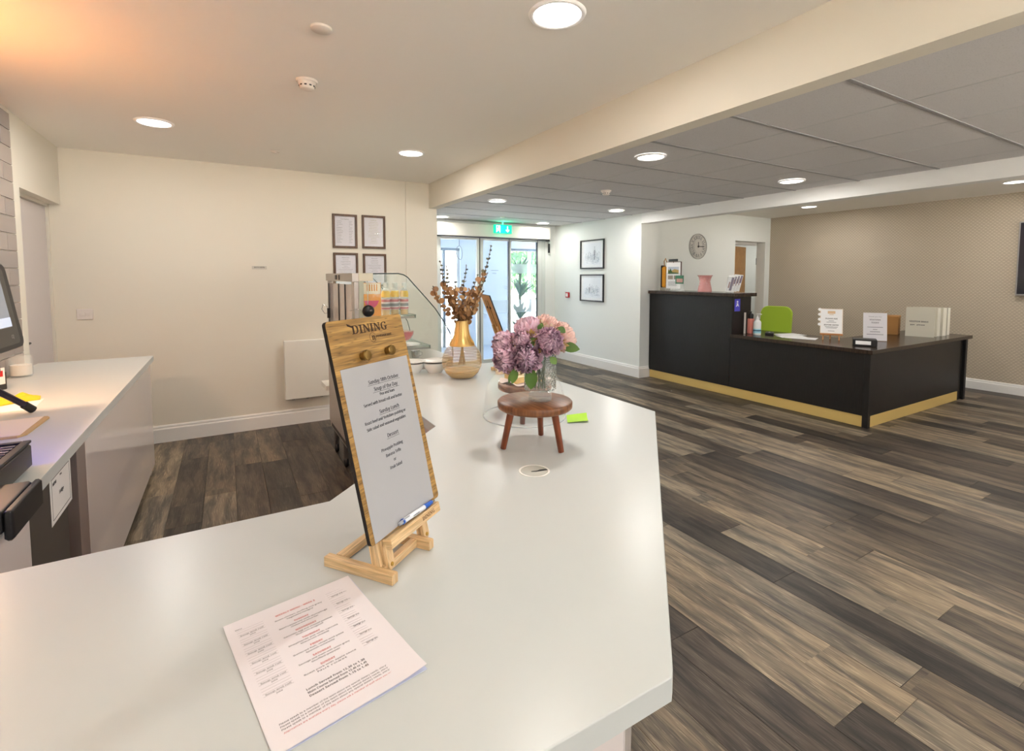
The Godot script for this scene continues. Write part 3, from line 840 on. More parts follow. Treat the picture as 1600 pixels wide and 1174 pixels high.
func build_left_counter() -> void:
	var top := M("worktop_white", Color.WHITE)
	tag(obj("worktop", MB.new().bx(XL + 0.012, -0.481, HC - 0.04, HC, -4.40, -0.2, 0.002), top), "long white worktop along the left wall under the touch screen", "worktop")
	var g := M("gloss_white", rgb(228, 218, 214), 0.06)
	var u := thing("end_cabinet", "glossy white base cabinet at the far end of the left worktop", "cabinet", Vector3(0, 0, 0))
	obj("side_panel", MB.new().bx(-1.1, -0.52, 0.0, HC - 0.041, -4.38, -4.36), g, u)
	obj("front_panel", MB.new().bx(-0.52, -0.50, 0.075, HC - 0.041, -4.38, -2.47, 0.0015), g, u)
	obj("carcass", MB.new().bx(-1.1, -0.525, 0.075, HC - 0.041, -4.355, -2.47), M("carcass_grey", Color.WHITE), u)
	obj("plinth", MB.new().bx(-1.1, -0.545, 0.0, 0.07, -4.36, -2.36), M("plinth_dark", rgb(84, 78, 72), 0.5), u)
	obj("end_post", MB.new().bx(-1.1, -0.50, 0.0, HC - 0.041, -2.468, -2.34, 0.0015), M("post_grey", rgb(140, 126, 120), 0.4), u)
	var fr := thing("undercounter_fridge", "dark grey undercounter appliance with a white notice on its front", "appliance")
	obj("body", MB.new().bx(-1.1, -0.535, 0.01, HC - 0.05, -2.30, -1.86, 0.003), M("fridge_dark", rgb(62, 58, 55), 0.4), fr)
	obj("door", MB.new().bx(-0.533, -0.508, 0.09, HC - 0.06, -2.235, -1.845, 0.004), M("fridge_door", rgb(74, 69, 65), 0.38), fr)
	var nt := thing("notice", "white notice with a thin black border taped to the dark appliance under the left worktop", "notice", Vector3(-0.5065, 0.738, -2.165))
	var nf := face(Vector3.ZERO, Vector3(0, 0, -1), Vector3.UP)
	obj("sheet", MB.new().box(nf, Vector3(0.235, 0.160, 0.001)), M("paper", rgb(236, 234, 232), 0.7), nt)
	var ink := M("ink_black", rgb(34, 34, 36), 0.7)
	var pm := MB.new()
	for q in [[0, 0.066, 0.20, 0.002], [0, -0.066, 0.20, 0.002], [-0.10, 0, 0.002, 0.134], [0.10, 0, 0.002, 0.134]]:
		pm.box(nf * Transform3D(Basis(), Vector3(q[0], q[1], 0.0006)), Vector3(q[2], q[3], 0.0004))
	pm.text(nf * Transform3D(Basis(), Vector3(-0.07, 0.048, 0.0006)), "MENU", 0.010, bold)
	pm.text(nf * Transform3D(Basis(), Vector3(0.0, 0.055, 0.0006)), "Today", 0.006, sans)
	pm.text(nf * Transform3D(Basis(), Vector3(0.0, 0.0, 0.0006)), "Fridge", 0.012, bold)
	obj("print", pm, ink, nt)
	var nc := thing("near_cabinet", "white base cabinet below the black machine at the left edge", "cabinet")
	obj("front_panel", MB.new().bx(-0.52, -0.50, 0.08, HC - 0.041, -1.835, -0.25, 0.0015), M("cabinet_white", Color.WHITE), nc)
	obj("carcass", MB.new().bx(-1.1, -0.525, 0.0, HC - 0.041, -1.835, -0.25), M("cabinet_white", Color.WHITE), nc)
	# coffee machine: its tray comes into the picture from the left
	var blk := M("black_plastic", Color.WHITE)
	var cm := thing("coffee_machine", "black coffee machine drip tray with slotted grate lit blue at the left edge", "coffee machine")
	var tr := MB.new()
	tr.bx(-0.96, -0.525, 0.885, 0.955, -1.985, -1.30, 0.006)
	obj("drip_tray", tr, M("tray_black", rgb(30, 30, 31), 0.35), cm)
	obj("tray_rim", MB.new().bx(-0.545, -0.525, 0.957, 0.966, -1.985, -1.30, 0.002).bx(-0.96, -0.545, 0.957, 0.966, -1.985, -1.968, 0.002), M("tray_black", Color.WHITE), cm)
	for k in 24:
		var z := -1.955 + k * 0.026
		obj("grate_bar", MB.new().bx(-0.94, -0.55, 0.957, 0.963, z, z + 0.013, 0.002), M("grate_steel", rgb(120, 120, 135), 0.25, 0.9), cm)
	for x in [-0.86, -0.76, -0.66]:
		obj("grate_rail", MB.new().bx(x, x + 0.012, 0.956, 0.962, -1.965, -1.31, 0.001), M("grate_steel", Color.WHITE), cm)
	obj("housing", MB.new().bx(XL + 0.02, -0.965, 0.884, 1.42, -1.97, -1.30, 0.01), M("tray_black", Color.WHITE), cm)
	obj("brew_head", MB.new().bx(-0.964, -0.72, 1.30, 1.42, -1.90, -1.32, 0.01), M("tray_black", Color.WHITE), cm)
	obj("led_strip", MB.new().bx(-0.95, -0.74, 1.296, 1.2995, -1.88, -1.87), glow("led_blue", rgb(70, 60, 255), 4.0), cm)
	for x in [-0.93, -0.57]:
		for z in [-1.95, -1.34]:
			obj("foot", MB.new().rod(Vector3(x, HC, z), Vector3(x, 0.886, z), 0.014), blk, cm)
	var bl := AreaLight3D.new()
	bl.name = "lamp"
	bl.area_size = Vector2(0.2, 0.02)
	bl.light_color = rgb(60, 50, 255)
	bl.light_energy = 0.16
	bl.shadow_enabled = true
	bl.position = Vector3(-0.84, 1.292, -1.875)
	bl.rotation.x = -PI / 2
	cm.add_child(bl)
	obj("waste_drawer", MB.new().bx(-0.522, -0.452, HC + 0.001, 0.931, -1.70, -1.50, 0.006), blk, cm)
	obj("drawer_front", MB.new().bx(-0.452, -0.434, 0.860, 0.932, -1.704, -1.496, 0.006), blk, cm)
	# touch screen on a slanted leg
	var ts := thing("touch_screen", "dark grey touch screen terminal at the left edge of the photo", "touch screen")
	var f := face(Vector3(-0.66, 1.199, -2.50), Vector3(0, 0, -1), Vector3(-0.145, 0.99, 0))
	f.basis = f.basis.orthonormalized()
	# local x runs to the far end, y up the screen, z towards the aisle
	obj("casing", MB.new().prism(f * Transform3D(Basis(), Vector3(-0.20, 0.155, -0.03)), rrect(0.40, 0.31, 0.035), 0.03, 0.004), M("casing_grey", rgb(50, 48, 46), 0.5), ts)
	obj("bezel", MB.new().prism(f * Transform3D(Basis(), Vector3(-0.215, 0.155, 0.0)), rrect(0.345, 0.275, 0.02), 0.0015), M("bezel_dark", rgb(62, 60, 56), 0.35), ts)
	obj("screen", MB.new().box(f * Transform3D(Basis(), Vector3(-0.23, 0.165, 0.0018)), Vector3(0.285, 0.17, 0.001)), glow("screen_lit", rgb(150, 156, 165), 0.22), ts)
	obj("screen_menu_bar", MB.new().box(f * Transform3D(Basis(), Vector3(-0.23, 0.098, 0.0026)), Vector3(0.285, 0.032, 0.0006)), glow("screen_bar", rgb(196, 206, 224), 0.4), ts)
	obj("logo", MB.new().text(f * Transform3D(Basis(), Vector3(-0.105, 0.045, 0.0018)), "CQ", 0.012, sans), M("logo_grey", rgb(180, 180, 176), 0.5), ts)
	obj("stand_leg", MB.new().rod(Vector3(-0.735, HC + 0.014, -2.82), Vector3(-0.86, 1.065, -2.66), 0.0125), M("leg_purple", rgb(62, 56, 68), 0.25, 0.5), ts)
	obj("stand_leg", MB.new().rod(Vector3(-1.02, HC + 0.012, -2.35), Vector3(-0.92, 1.15, -2.42), 0.0125), M("leg_purple", Color.WHITE), ts)
	obj("stand_leg", MB.new().rod(Vector3(-1.06, HC + 0.012, -2.80), Vector3(-0.92, 1.15, -2.60), 0.0125), M("leg_purple", Color.WHITE), ts)
	for q in [Vector3(-0.735, HC + 0.011, -2.82), Vector3(-1.02, HC + 0.008, -2.35), Vector3(-1.06, HC + 0.008, -2.80)]:
		obj("rubber_foot", MB.new().rod(q, q + (Vector3(-0.020, 0.030, 0.026) if q.x > -0.8 else Vector3(0.01, 0.026, 0)), 0.0155), blk, ts)
	obj("stand_hub", MB.new().box(T(-0.88, 1.20, -2.50), Vector3(0.20, 0.28, 0.36), 0.02), M("casing_grey", Color.WHITE), ts)
	# things lying on the left worktop
	var tray := thing("thin_board", "thin pale wooden board lying on the left worktop in front of the yellow cloth", "board", Vector3(-0.90, HC, -2.56))
	obj("board", MB.new().prism(Transform3D(Basis(Vector3(1, 0, 0), Vector3(0, 0, -1), Vector3(0, 1, 0)), Vector3.ZERO), PackedVector2Array([Vector2(-0.16, -0.17), Vector2(0.23, -0.17), Vector2(0.25, -0.14), Vector2(0.255, 0.10), Vector2(0.245, 0.12), Vector2(-0.16, 0.12)]), 0.008, 0.001), M("board_edge", rgb(196, 164, 112), 0.5), tray)
	obj("liner", MB.new().bx(-0.155, 0.235, 0.008, 0.0095, -0.11, 0.16), M("liner_pale", rgb(236, 222, 206), 0.6), tray)
	tag(obj("paper_sheet", MB.new().bx(-0.13, 0.12, 0, 0.0012, -0.10, 0.12), M("paper", Color.WHITE), self, T(-0.88, HC, -3.0, 0.08)), "white paper lying under the yellow cloth on the left worktop", "paper")
	var nz := noise(9.0, 2, 3)
	var cl := MB.new()
	for sd in [0.0, 1.0]:
		cl.patch(func(s: float, t: float) -> Vector3:
			var x := (s - 0.5) * 0.36
			var z := (t - 0.5) * 0.17 * (1.0 - 0.45 * s)
			var edge := minf(minf(s, 1 - s), minf(t, 1 - t))
			var y: float = 0.004 + minf(edge * 6.0, 1.0) * (0.014 + 0.026 * absf(nz.get_noise_2d(x * 1.0, z * 2.2))) - sd * 0.003
			return Vector3(x, y, z + 0.03 * sin(s * 5.0)), 36, 20, Vector3.UP if sd == 0.0 else Vector3.DOWN)
	tag(obj("cloth", cl, M("cloth_yellow", rgb(236, 188, 36), 0.85), self, T(-0.955, HC + 0.001, -3.06, 0.22)), "crumpled yellow cloth lying on the left worktop", "cloth")
	var jar := thing("glass_jar", "small clear glass jar standing at the back of the left worktop", "jar", Vector3(-1.045, HC, -3.86))
	obj("glass", MB.new().lathe(Transform3D(), [Vector2(0, 0.001), Vector2(0.045, 0.001), Vector2(0.052, 0.012), Vector2(0.052, 0.10), Vector2(0.045, 0.115), Vector2(0.045, 0.125), Vector2(0.040, 0.125), Vector2(0.042, 0.11), Vector2(0.048, 0.098), Vector2(0.048, 0.012), Vector2(0, 0.008)], 28), pane("clear_glass", Color(0.95, 0.97, 0.96, 0.12)), jar)
	obj("contents", MB.new().lathe(Transform3D(), [Vector2(0, 0.009), Vector2(0.046, 0.012), Vector2(0.046, 0.07), Vector2(0, 0.075)], 24), M("sugar_white", rgb(226, 222, 214), 0.8), jar)
	var bx := thing("card_stand", "small dark boxed card with red and white print leaning at the left edge", "card", Vector3(-1.05, HC, -3.45), 0.9)
	obj("box", MB.new().bx(-0.09, 0.05, 0, 0.09, -0.03, 0.03, 0.003), M("casing_grey", Color.WHITE), bx)
	obj("card", MB.new().bx(-0.08, 0.04, 0.03, 0.115, 0.031, 0.034, 0.001), M("paper", Color.WHITE), bx)
	obj("print", MB.new().bx(-0.07, 0.03, 0.07, 0.10, 0.0341, 0.0346), M("print_red", rgb(196, 40, 36), 0.6), bx)

func build_display_case() -> void:
	var steel := M("brushed_steel", rgb(176, 168, 160), 0.32, 0.75)
	var steel_p := M("steel_panel", rgb(172, 164, 156), 0.38, 0.4)
	var cream := M("case_cream", rgb(228, 222, 200), 0.5)
	var glass := pane("case_glass", Color(0.80, 0.93, 0.88, 0.07))
	var edge := M("glass_edge", rgb(40, 58, 56), 0.2)
	var blk := M("black_plastic", Color.WHITE)
	var cs := thing("display_case", "stainless steel chilled display case with curved glass end behind the menu board", "display case", Vector3(0.72, 0, -3.30))
	var L := 0.975
	# base
	obj("base", MB.new().bx(0.0, 0.70, 0.20, 0.84, -L, 0, 0.006), steel_p, cs)
	obj("base_door", MB.new().bx(-0.012, -0.001, 0.26, 0.80, -L + 0.03, -0.5, 0.003), steel_p, cs)
	obj("base_door", MB.new().bx(-0.012, -0.001, 0.26, 0.80, -0.49, -0.03, 0.003), steel_p, cs)
	obj("vent", MB.new().bx(-0.004, 0.0, 0.40, 0.60, -0.80, -0.70).bx(-0.004, 0.0, 0.22, 0.25, -0.9, -0.1), M("vent_dark", rgb(60, 58, 56), 0.6), cs)
	obj("side_shelf", MB.new().bx(-0.03, 0.05, 0.50, 0.54, -L - 0.25, -L - 0.001, 0.003), M("shelf_white", rgb(232, 228, 218), 0.4), cs)
	for q in [[0.03, -0.89], [0.03, -0.52], [0.03, -0.1], [0.62, -0.89], [0.62, -0.1]]:
		var w := obj("caster", MB.new().rod(Vector3(q[0] - 0.014, 0.035, q[1]), Vector3(q[0] + 0.014, 0.035, q[1]), 0.035, 0.035, 20, 0.005), blk, cs)
		obj("fork", MB.new().bx(-0.02, 0.02, 0.015, 0.165, -0.016, 0.016, 0.004), M("chrome", rgb(210, 210, 212), 0.12, 1.0), w, T(q[0], 0.035, q[1]))
	# upper case
	obj("deck", MB.new().bx(0.0, 0.70, 0.841, 0.87, -L, 0, 0.003), steel, cs)
	obj("rear_post", MB.new().bx(0.0, 0.03, 0.87, 1.42, -0.08, 0.0, 0.002), steel, cs)
	obj("rear_post", MB.new().bx(0.0, 0.03, 0.87, 1.42, -L, -L + 0.04, 0.002), steel, cs)
	obj("top_rail", MB.new().bx(-0.012, 0.05, 1.42, 1.477, -L, 0.0, 0.002), steel, cs)
	obj("switch", MB.new().bx(-0.016, -0.012, 1.432, 1.465, -0.56, -0.50).bx(-0.016, -0.012, 1.43, 1.467, -0.43, -0.41), M("black_plastic", Color.WHITE), cs)
	obj("sliding_door", MB.new().bx(0.004, 0.014, 0.875, 1.40, -0.52, -0.09, 0.001), M("door_grey", rgb(196, 184, 176), 0.2, 0.2), cs)
	obj("sliding_door", MB.new().bx(0.016, 0.026, 0.875, 1.40, -L + 0.045, -0.50, 0.001), M("door_grey", Color.WHITE), cs)
	obj("door_seal", MB.new().bx(-0.002, 0.004, 0.875, 1.40, -0.53, -0.515).bx(-0.002, 0.004, 0.875, 1.40, -0.30, -0.29).bx(-0.002, 0.004, 0.875, 1.40, -L + 0.04, -L + 0.055), M("black_plastic", Color.WHITE), cs)
	obj("handle", MB.new().rod(Vector3(-0.015, 1.12, -0.86), Vector3(-0.015, 1.20, -0.86), 0.012), blk, cs)
	obj("handle_wire", MB.new().tube([Vector3(-0.01, 1.20, -0.88), Vector3(-0.05, 1.23, -0.90), Vector3(-0.06, 1.19, -0.91), Vector3(-0.04, 1.155, -0.90), Vector3(-0.01, 1.16, -0.88)], 0.0025), M("chrome", Color.WHITE), cs)
	obj("end_panel", MB.new().bx(0.03, 0.125, 1.423, 1.477, -0.03, 0.004, 0.002), cream, cs)
	obj("end_post", MB.new().bx(0.03, 0.062, 0.87, 1.423, -0.03, 0.002, 0.002), M("post_green_grey", rgb(186, 190, 172), 0.4), cs)
	# outline of the curved glass ends (x from the back, y)
	var prof := [Vector2(0.06, 1.474), Vector2(0.30, 1.475), Vector2(0.335, 1.466), Vector2(0.365, 1.446), Vector2(0.422, 1.376), Vector2(0.49, 1.31), Vector2(0.563, 1.235), Vector2(0.62, 1.18), Vector2(0.66, 1.10), Vector2(0.685, 1.02), Vector2(0.695, 0.872)]
	prof = [Vector2(0.06, 1.474), Vector2(0.30, 1.475), Vector2(0.335, 1.467), Vector2(0.365, 1.449), Vector2(0.422, 1.385), Vector2(0.50, 1.30), Vector2(0.565, 1.225), Vector2(0.63, 1.13), Vector2(0.675, 1.05), Vector2(0.695, 0.97), Vector2(0.70, 0.872)]
	var endp := PackedVector2Array([Vector2(0.06, 0.872)])
	for p in prof: endp.append(p)
	for z in [-0.008, -L + 0.002]:
		obj("glass_end", MB.new().prism(Transform3D(Basis(), Vector3(0, 0, z)), endp, 0.006), glass, cs)
		var e := []
		for p in prof: e.append(Vector3(p.x, p.y, z + 0.003))
		obj("glass_rim", MB.new().tube(e, 0.0042, 6), edge, cs)
	var fr := MB.new()
	for sd in [0.0, 1.0]:
		for i in range(1, prof.size() - 1):
			var a: Vector2 = prof[i]
			var b: Vector2 = prof[i + 1]
			var nn := Vector2(-(b - a).y, (b - a).x).normalized() * (1.0 if sd == 0.0 else -1.0)
			if sd == 0.0 and nn.x < 0: nn = -nn
			var o := nn * (0.0 if sd == 0.0 else 0.005)
			fr.flat([Vector3(a.x + o.x, a.y + o.y, -L + 0.012), Vector3(b.x + o.x, b.y + o.y, -L + 0.012), Vector3(b.x + o.x, b.y + o.y, -0.012), Vector3(a.x + o.x, a.y + o.y, -0.012)], Vector3(nn.x, nn.y, 0))
	obj("front_glass", fr, glass, cs)
	for q in [[1.187, 0.425, "upper"], [0.963, 0.53, "lower"]]:
		obj("shelf_glass", MB.new().bx(0.04, q[1], q[0] - 0.010, q[0], -L + 0.02, -0.012, 0.001), pane("shelf_glass", Color(0.80, 0.90, 0.86, 0.25)), cs)
		obj("shelf_bracket", MB.new().bx(0.04, q[1], q[0] - 0.024, q[0] - 0.011, -0.04, -0.012, 0.001), steel, cs)
		obj("shelf_bracket", MB.new().bx(0.04, q[1], q[0] - 0.024, q[0] - 0.011, -L + 0.02, -L + 0.045, 0.001), steel, cs)
		obj("shelf_lip", MB.new().bx(q[1] - 0.012, q[1], q[0] - 0.024, q[0] + 0.002, -L + 0.02, -0.012, 0.001), M("shelf_grey", rgb(120, 128, 122), 0.3), cs)
	obj("lamp_tube", MB.new().bx(0.06, 0.09, 1.445, 1.465, -L + 0.05, -0.05, 0.002), glow("case_lamp", Color(1, 0.98, 0.92), 2.5), cs)
	var al := AreaLight3D.new()
	al.name = "lamp"
	al.area_size = Vector2(0.03, 0.85)
	al.light_color = Color(1, 0.97, 0.9)
	al.light_energy = 0.07
	al.shadow_enabled = true
	al.position = Vector3(0.075, 1.44, -0.48)
	al.rotation = Vector3(-PI / 2, 0, 0)
	cs.add_child(al)
	# black timer knob on a wire in front of the end panel
	var kb := thing("round_dial", "round black dial with a thin wire at the case end above the menu board", "thermometer", Vector3(0.805, 1.19, -3.275))
	obj("dial", MB.new().lathe(Transform3D(Basis(Vector3.RIGHT, PI / 2), Vector3(0, 0.037, -0.01)), [Vector2(0, 0), Vector2(0.036, 0), Vector2(0.040, 0.006), Vector2(0.038, 0.016), Vector2(0.030, 0.024), Vector2(0, 0.028)], 30, 50.0), M("dial_black", rgb(22, 22, 24), 0.35), kb)
	obj("wire", MB.new().tube([Vector3(-0.03, 0.045, 0.0), Vector3(-0.07, 0.05, 0.004), Vector3(-0.105, 0.047, 0.0), Vector3(-0.12, 0.04, -0.01)], 0.002), M("chrome", Color.WHITE), kb)
	obj("print", MB.new().text(face(Vector3(0.012, 0.04, 0.0182), Vector3.RIGHT, Vector3.UP), "PIT", 0.008, sans), M("logo_grey", Color.WHITE), kb)
	obj("strap", MB.new().bx(-0.004, 0.004, 0.0, 0.236, -0.018, -0.012), pane("shelf_glass", Color.WHITE), kb)
	# drinks poster
	var po := thing("drinks_poster", "small orange drinks poster with a pink cocktail on the upper shelf of the case", "poster", Vector3(0.845, 1.187, -3.34))
	obj("card", MB.new().bx(-0.062, 0.062, 0, 0.225, -0.002, 0.002, 0.0005), M("poster_orange", rgb(250, 160, 16), 0.5), po)
	var pf := face(Vector3(0, 0, 0.0021), Vector3.RIGHT, Vector3.UP)
	obj("print", MB.new().prism(pf, PackedVector2Array([Vector2(-0.055, 0.15), Vector2(0.058, 0.15), Vector2(0.058, 0.222), Vector2(-0.055, 0.222)]), 0.0004), M("poster_white", rgb(255, 240, 214), 0.5), po)
	obj("print", MB.new().prism(pf, PackedVector2Array([Vector2(-0.052, 0.105), Vector2(-0.042, 0.075), Vector2(-0.015, 0.058), Vector2(0.015, 0.058), Vector2(0.035, 0.075), Vector2(0.048, 0.105)]), 0.0006), M("poster_pink", rgb(232, 40, 110), 0.5), po)
	var tx := MB.new()
	for k in 5: tx.bx(-0.035 + k * 0.016, -0.027 + k * 0.016, 0.17, 0.215, 0.0026, 0.003)
	obj("print", tx, M("poster_amber", rgb(236, 150, 30), 0.5), po)
	# bottles
	var proto: Node3D = null
	var bl := [[0.945, -3.36, "first clear bottle beside the orange poster in the display case"], [1.010, -3.37, "middle clear bottle with yellow cap on the upper case shelf"], [1.075, -3.36, "clear bottle at the right end of the upper case shelf"], [0.975, -3.46, "clear bottle in the second row behind the first two bottles"], [1.045, -3.47, "clear bottle in the second row behind the right hand bottles"]]
	for q in bl:
		if proto == null:
			proto = thing("drink_bottle", q[2], "bottle", Vector3(q[0], 1.187, q[1]), 0.0, "clear bottles on the upper shelf of the display case")
			obj("glass", MB.new().lathe(Transform3D(), [Vector2(0, 0.0), Vector2(0.026, 0.0), Vector2(0.029, 0.004), Vector2(0.029, 0.145), Vector2(0.024, 0.168), Vector2(0.014, 0.185), Vector2(0.013, 0.215), Vector2(0.0, 0.215)], 24), pane("bottle_glass", Color(0.92, 0.97, 0.97, 0.22)), proto)
			obj("drink", MB.new().lathe(Transform3D(), [Vector2(0, 0.004), Vector2(0.025, 0.004), Vector2(0.026, 0.06), Vector2(0, 0.06)], 20), M("drink_amber", rgb(244, 196, 110), 0.3), proto)
			obj("cap", MB.new().lathe(Transform3D(), [Vector2(0, 0.19), Vector2(0.0155, 0.19), Vector2(0.0155, 0.222), Vector2(0.012, 0.225), Vector2(0, 0.225)], 20), M("cap_clear", rgb(210, 214, 206), 0.3), proto)
			obj("neck_label", MB.new().lathe(Transform3D(), [Vector2(0.0296, 0.125), Vector2(0.0296, 0.148), Vector2(0.0245, 0.168)], 24), M("label_yellow", rgb(240, 200, 70), 0.5), proto)
			obj("label", MB.new().lathe(Transform3D(), [Vector2(0.0294, 0.04), Vector2(0.0297, 0.0402), Vector2(0.0297, 0.112), Vector2(0.0294, 0.1122)], 24), M("label_pale", rgb(236, 226, 226), 0.5), proto)
			obj("label_stripe", MB.new().lathe(Transform3D(), [Vector2(0.0299, 0.093), Vector2(0.0299, 0.11)], 24).lathe(Transform3D(), [Vector2(0.0299, 0.042), Vector2(0.0299, 0.055)], 24), M("label_red", rgb(206, 120, 126), 0.5), proto)
			obj("label_stripe", MB.new().lathe(Transform3D(), [Vector2(0.0299, 0.062), Vector2(0.0299, 0.082)], 24), M("label_grey", rgb(140, 142, 146), 0.5), proto)
		else:
			dup(proto, Vector3(q[0], 1.187, q[1]), q[2]).rotation.y = rng.randf() * 3.0
	var rg := thing("red_dessert_glass", "stemmed glass bowl of red jelly on the lower case shelf", "dessert", Vector3(1.085, 0.963, -3.36))
	obj("plate", MB.new().lathe(Transform3D(), [Vector2(0, 0.0), Vector2(0.06, 0.0), Vector2(0.10, 0.012), Vector2(0.10, 0.015), Vector2(0.06, 0.005), Vector2(0, 0.004)], 30), M("china_white", rgb(240, 240, 236), 0.15), rg)
	obj("bowl", MB.new().lathe(Transform3D(), [Vector2(0, 0.005), Vector2(0.025, 0.006), Vector2(0.008, 0.014), Vector2(0.008, 0.03), Vector2(0.036, 0.05), Vector2(0.054, 0.085), Vector2(0.056, 0.112)], 30), pane("clear_glass", Color.WHITE), rg)
	obj("jelly", MB.new().lathe(Transform3D(), [Vector2(0, 0.036), Vector2(0.032, 0.052), Vector2(0.050, 0.085), Vector2(0.053, 0.104), Vector2(0, 0.104)], 30), M("jelly_red", rgb(216, 8, 40), 0.2), rg)
	var sp := thing("steel_cup", "small steel cup on the deck of the display case under the shelves", "cup", Vector3(1.16, 0.87, -3.38))
	obj("body", MB.new().lathe(Transform3D(), [Vector2(0, 0), Vector2(0.026, 0), Vector2(0.032, 0.05), Vector2(0.030, 0.05), Vector2(0.024, 0.003), Vector2(0, 0.003)], 24), M("chrome", Color.WHITE), sp)
	obj("handle", MB.new().tube([Vector3(0.03, 0.04, 0), Vector3(0.05, 0.036, 0), Vector3(0.048, 0.016, 0), Vector3(0.027, 0.01, 0)], 0.003), M("chrome", Color.WHITE), sp)
	# white bowls on the worktop beside the case
	for q in [[1.075, -2.78, 0.075, 0.062, "white china bowl with a plate on top at the far end of the worktop"], [0.955, -2.83, 0.07, 0.06, "white china bowl left of the other, half hidden by the menu board"]]:
		var b := thing("china_bowl", q[4], "bowl", Vector3(q[0], HC, q[1]), 0.0, "white bowls beside the display case")
		var r: float = q[2]
		var h: float = q[3]
		obj("bowl", MB.new().lathe(Transform3D(), [Vector2(0, 0), Vector2(r * 0.55, 0), Vector2(r * 0.6, 0.006), Vector2(r * 0.85, h * 0.5), Vector2(r, h), Vector2(r - 0.004, h), Vector2(r * 0.8, h * 0.5), Vector2(r * 0.5, 0.01), Vector2(0, 0.008)], 36), M("china_white", Color.WHITE), b)
		obj("plate", MB.new().lathe(T(0, h, 0), [Vector2(0, 0.002), Vector2(r * 0.6, 0.001), Vector2(r + 0.006, 0.010), Vector2(r + 0.006, 0.013), Vector2(r * 0.6, 0.005), Vector2(0, 0.005)], 36), M("china_white", Color.WHITE), b)

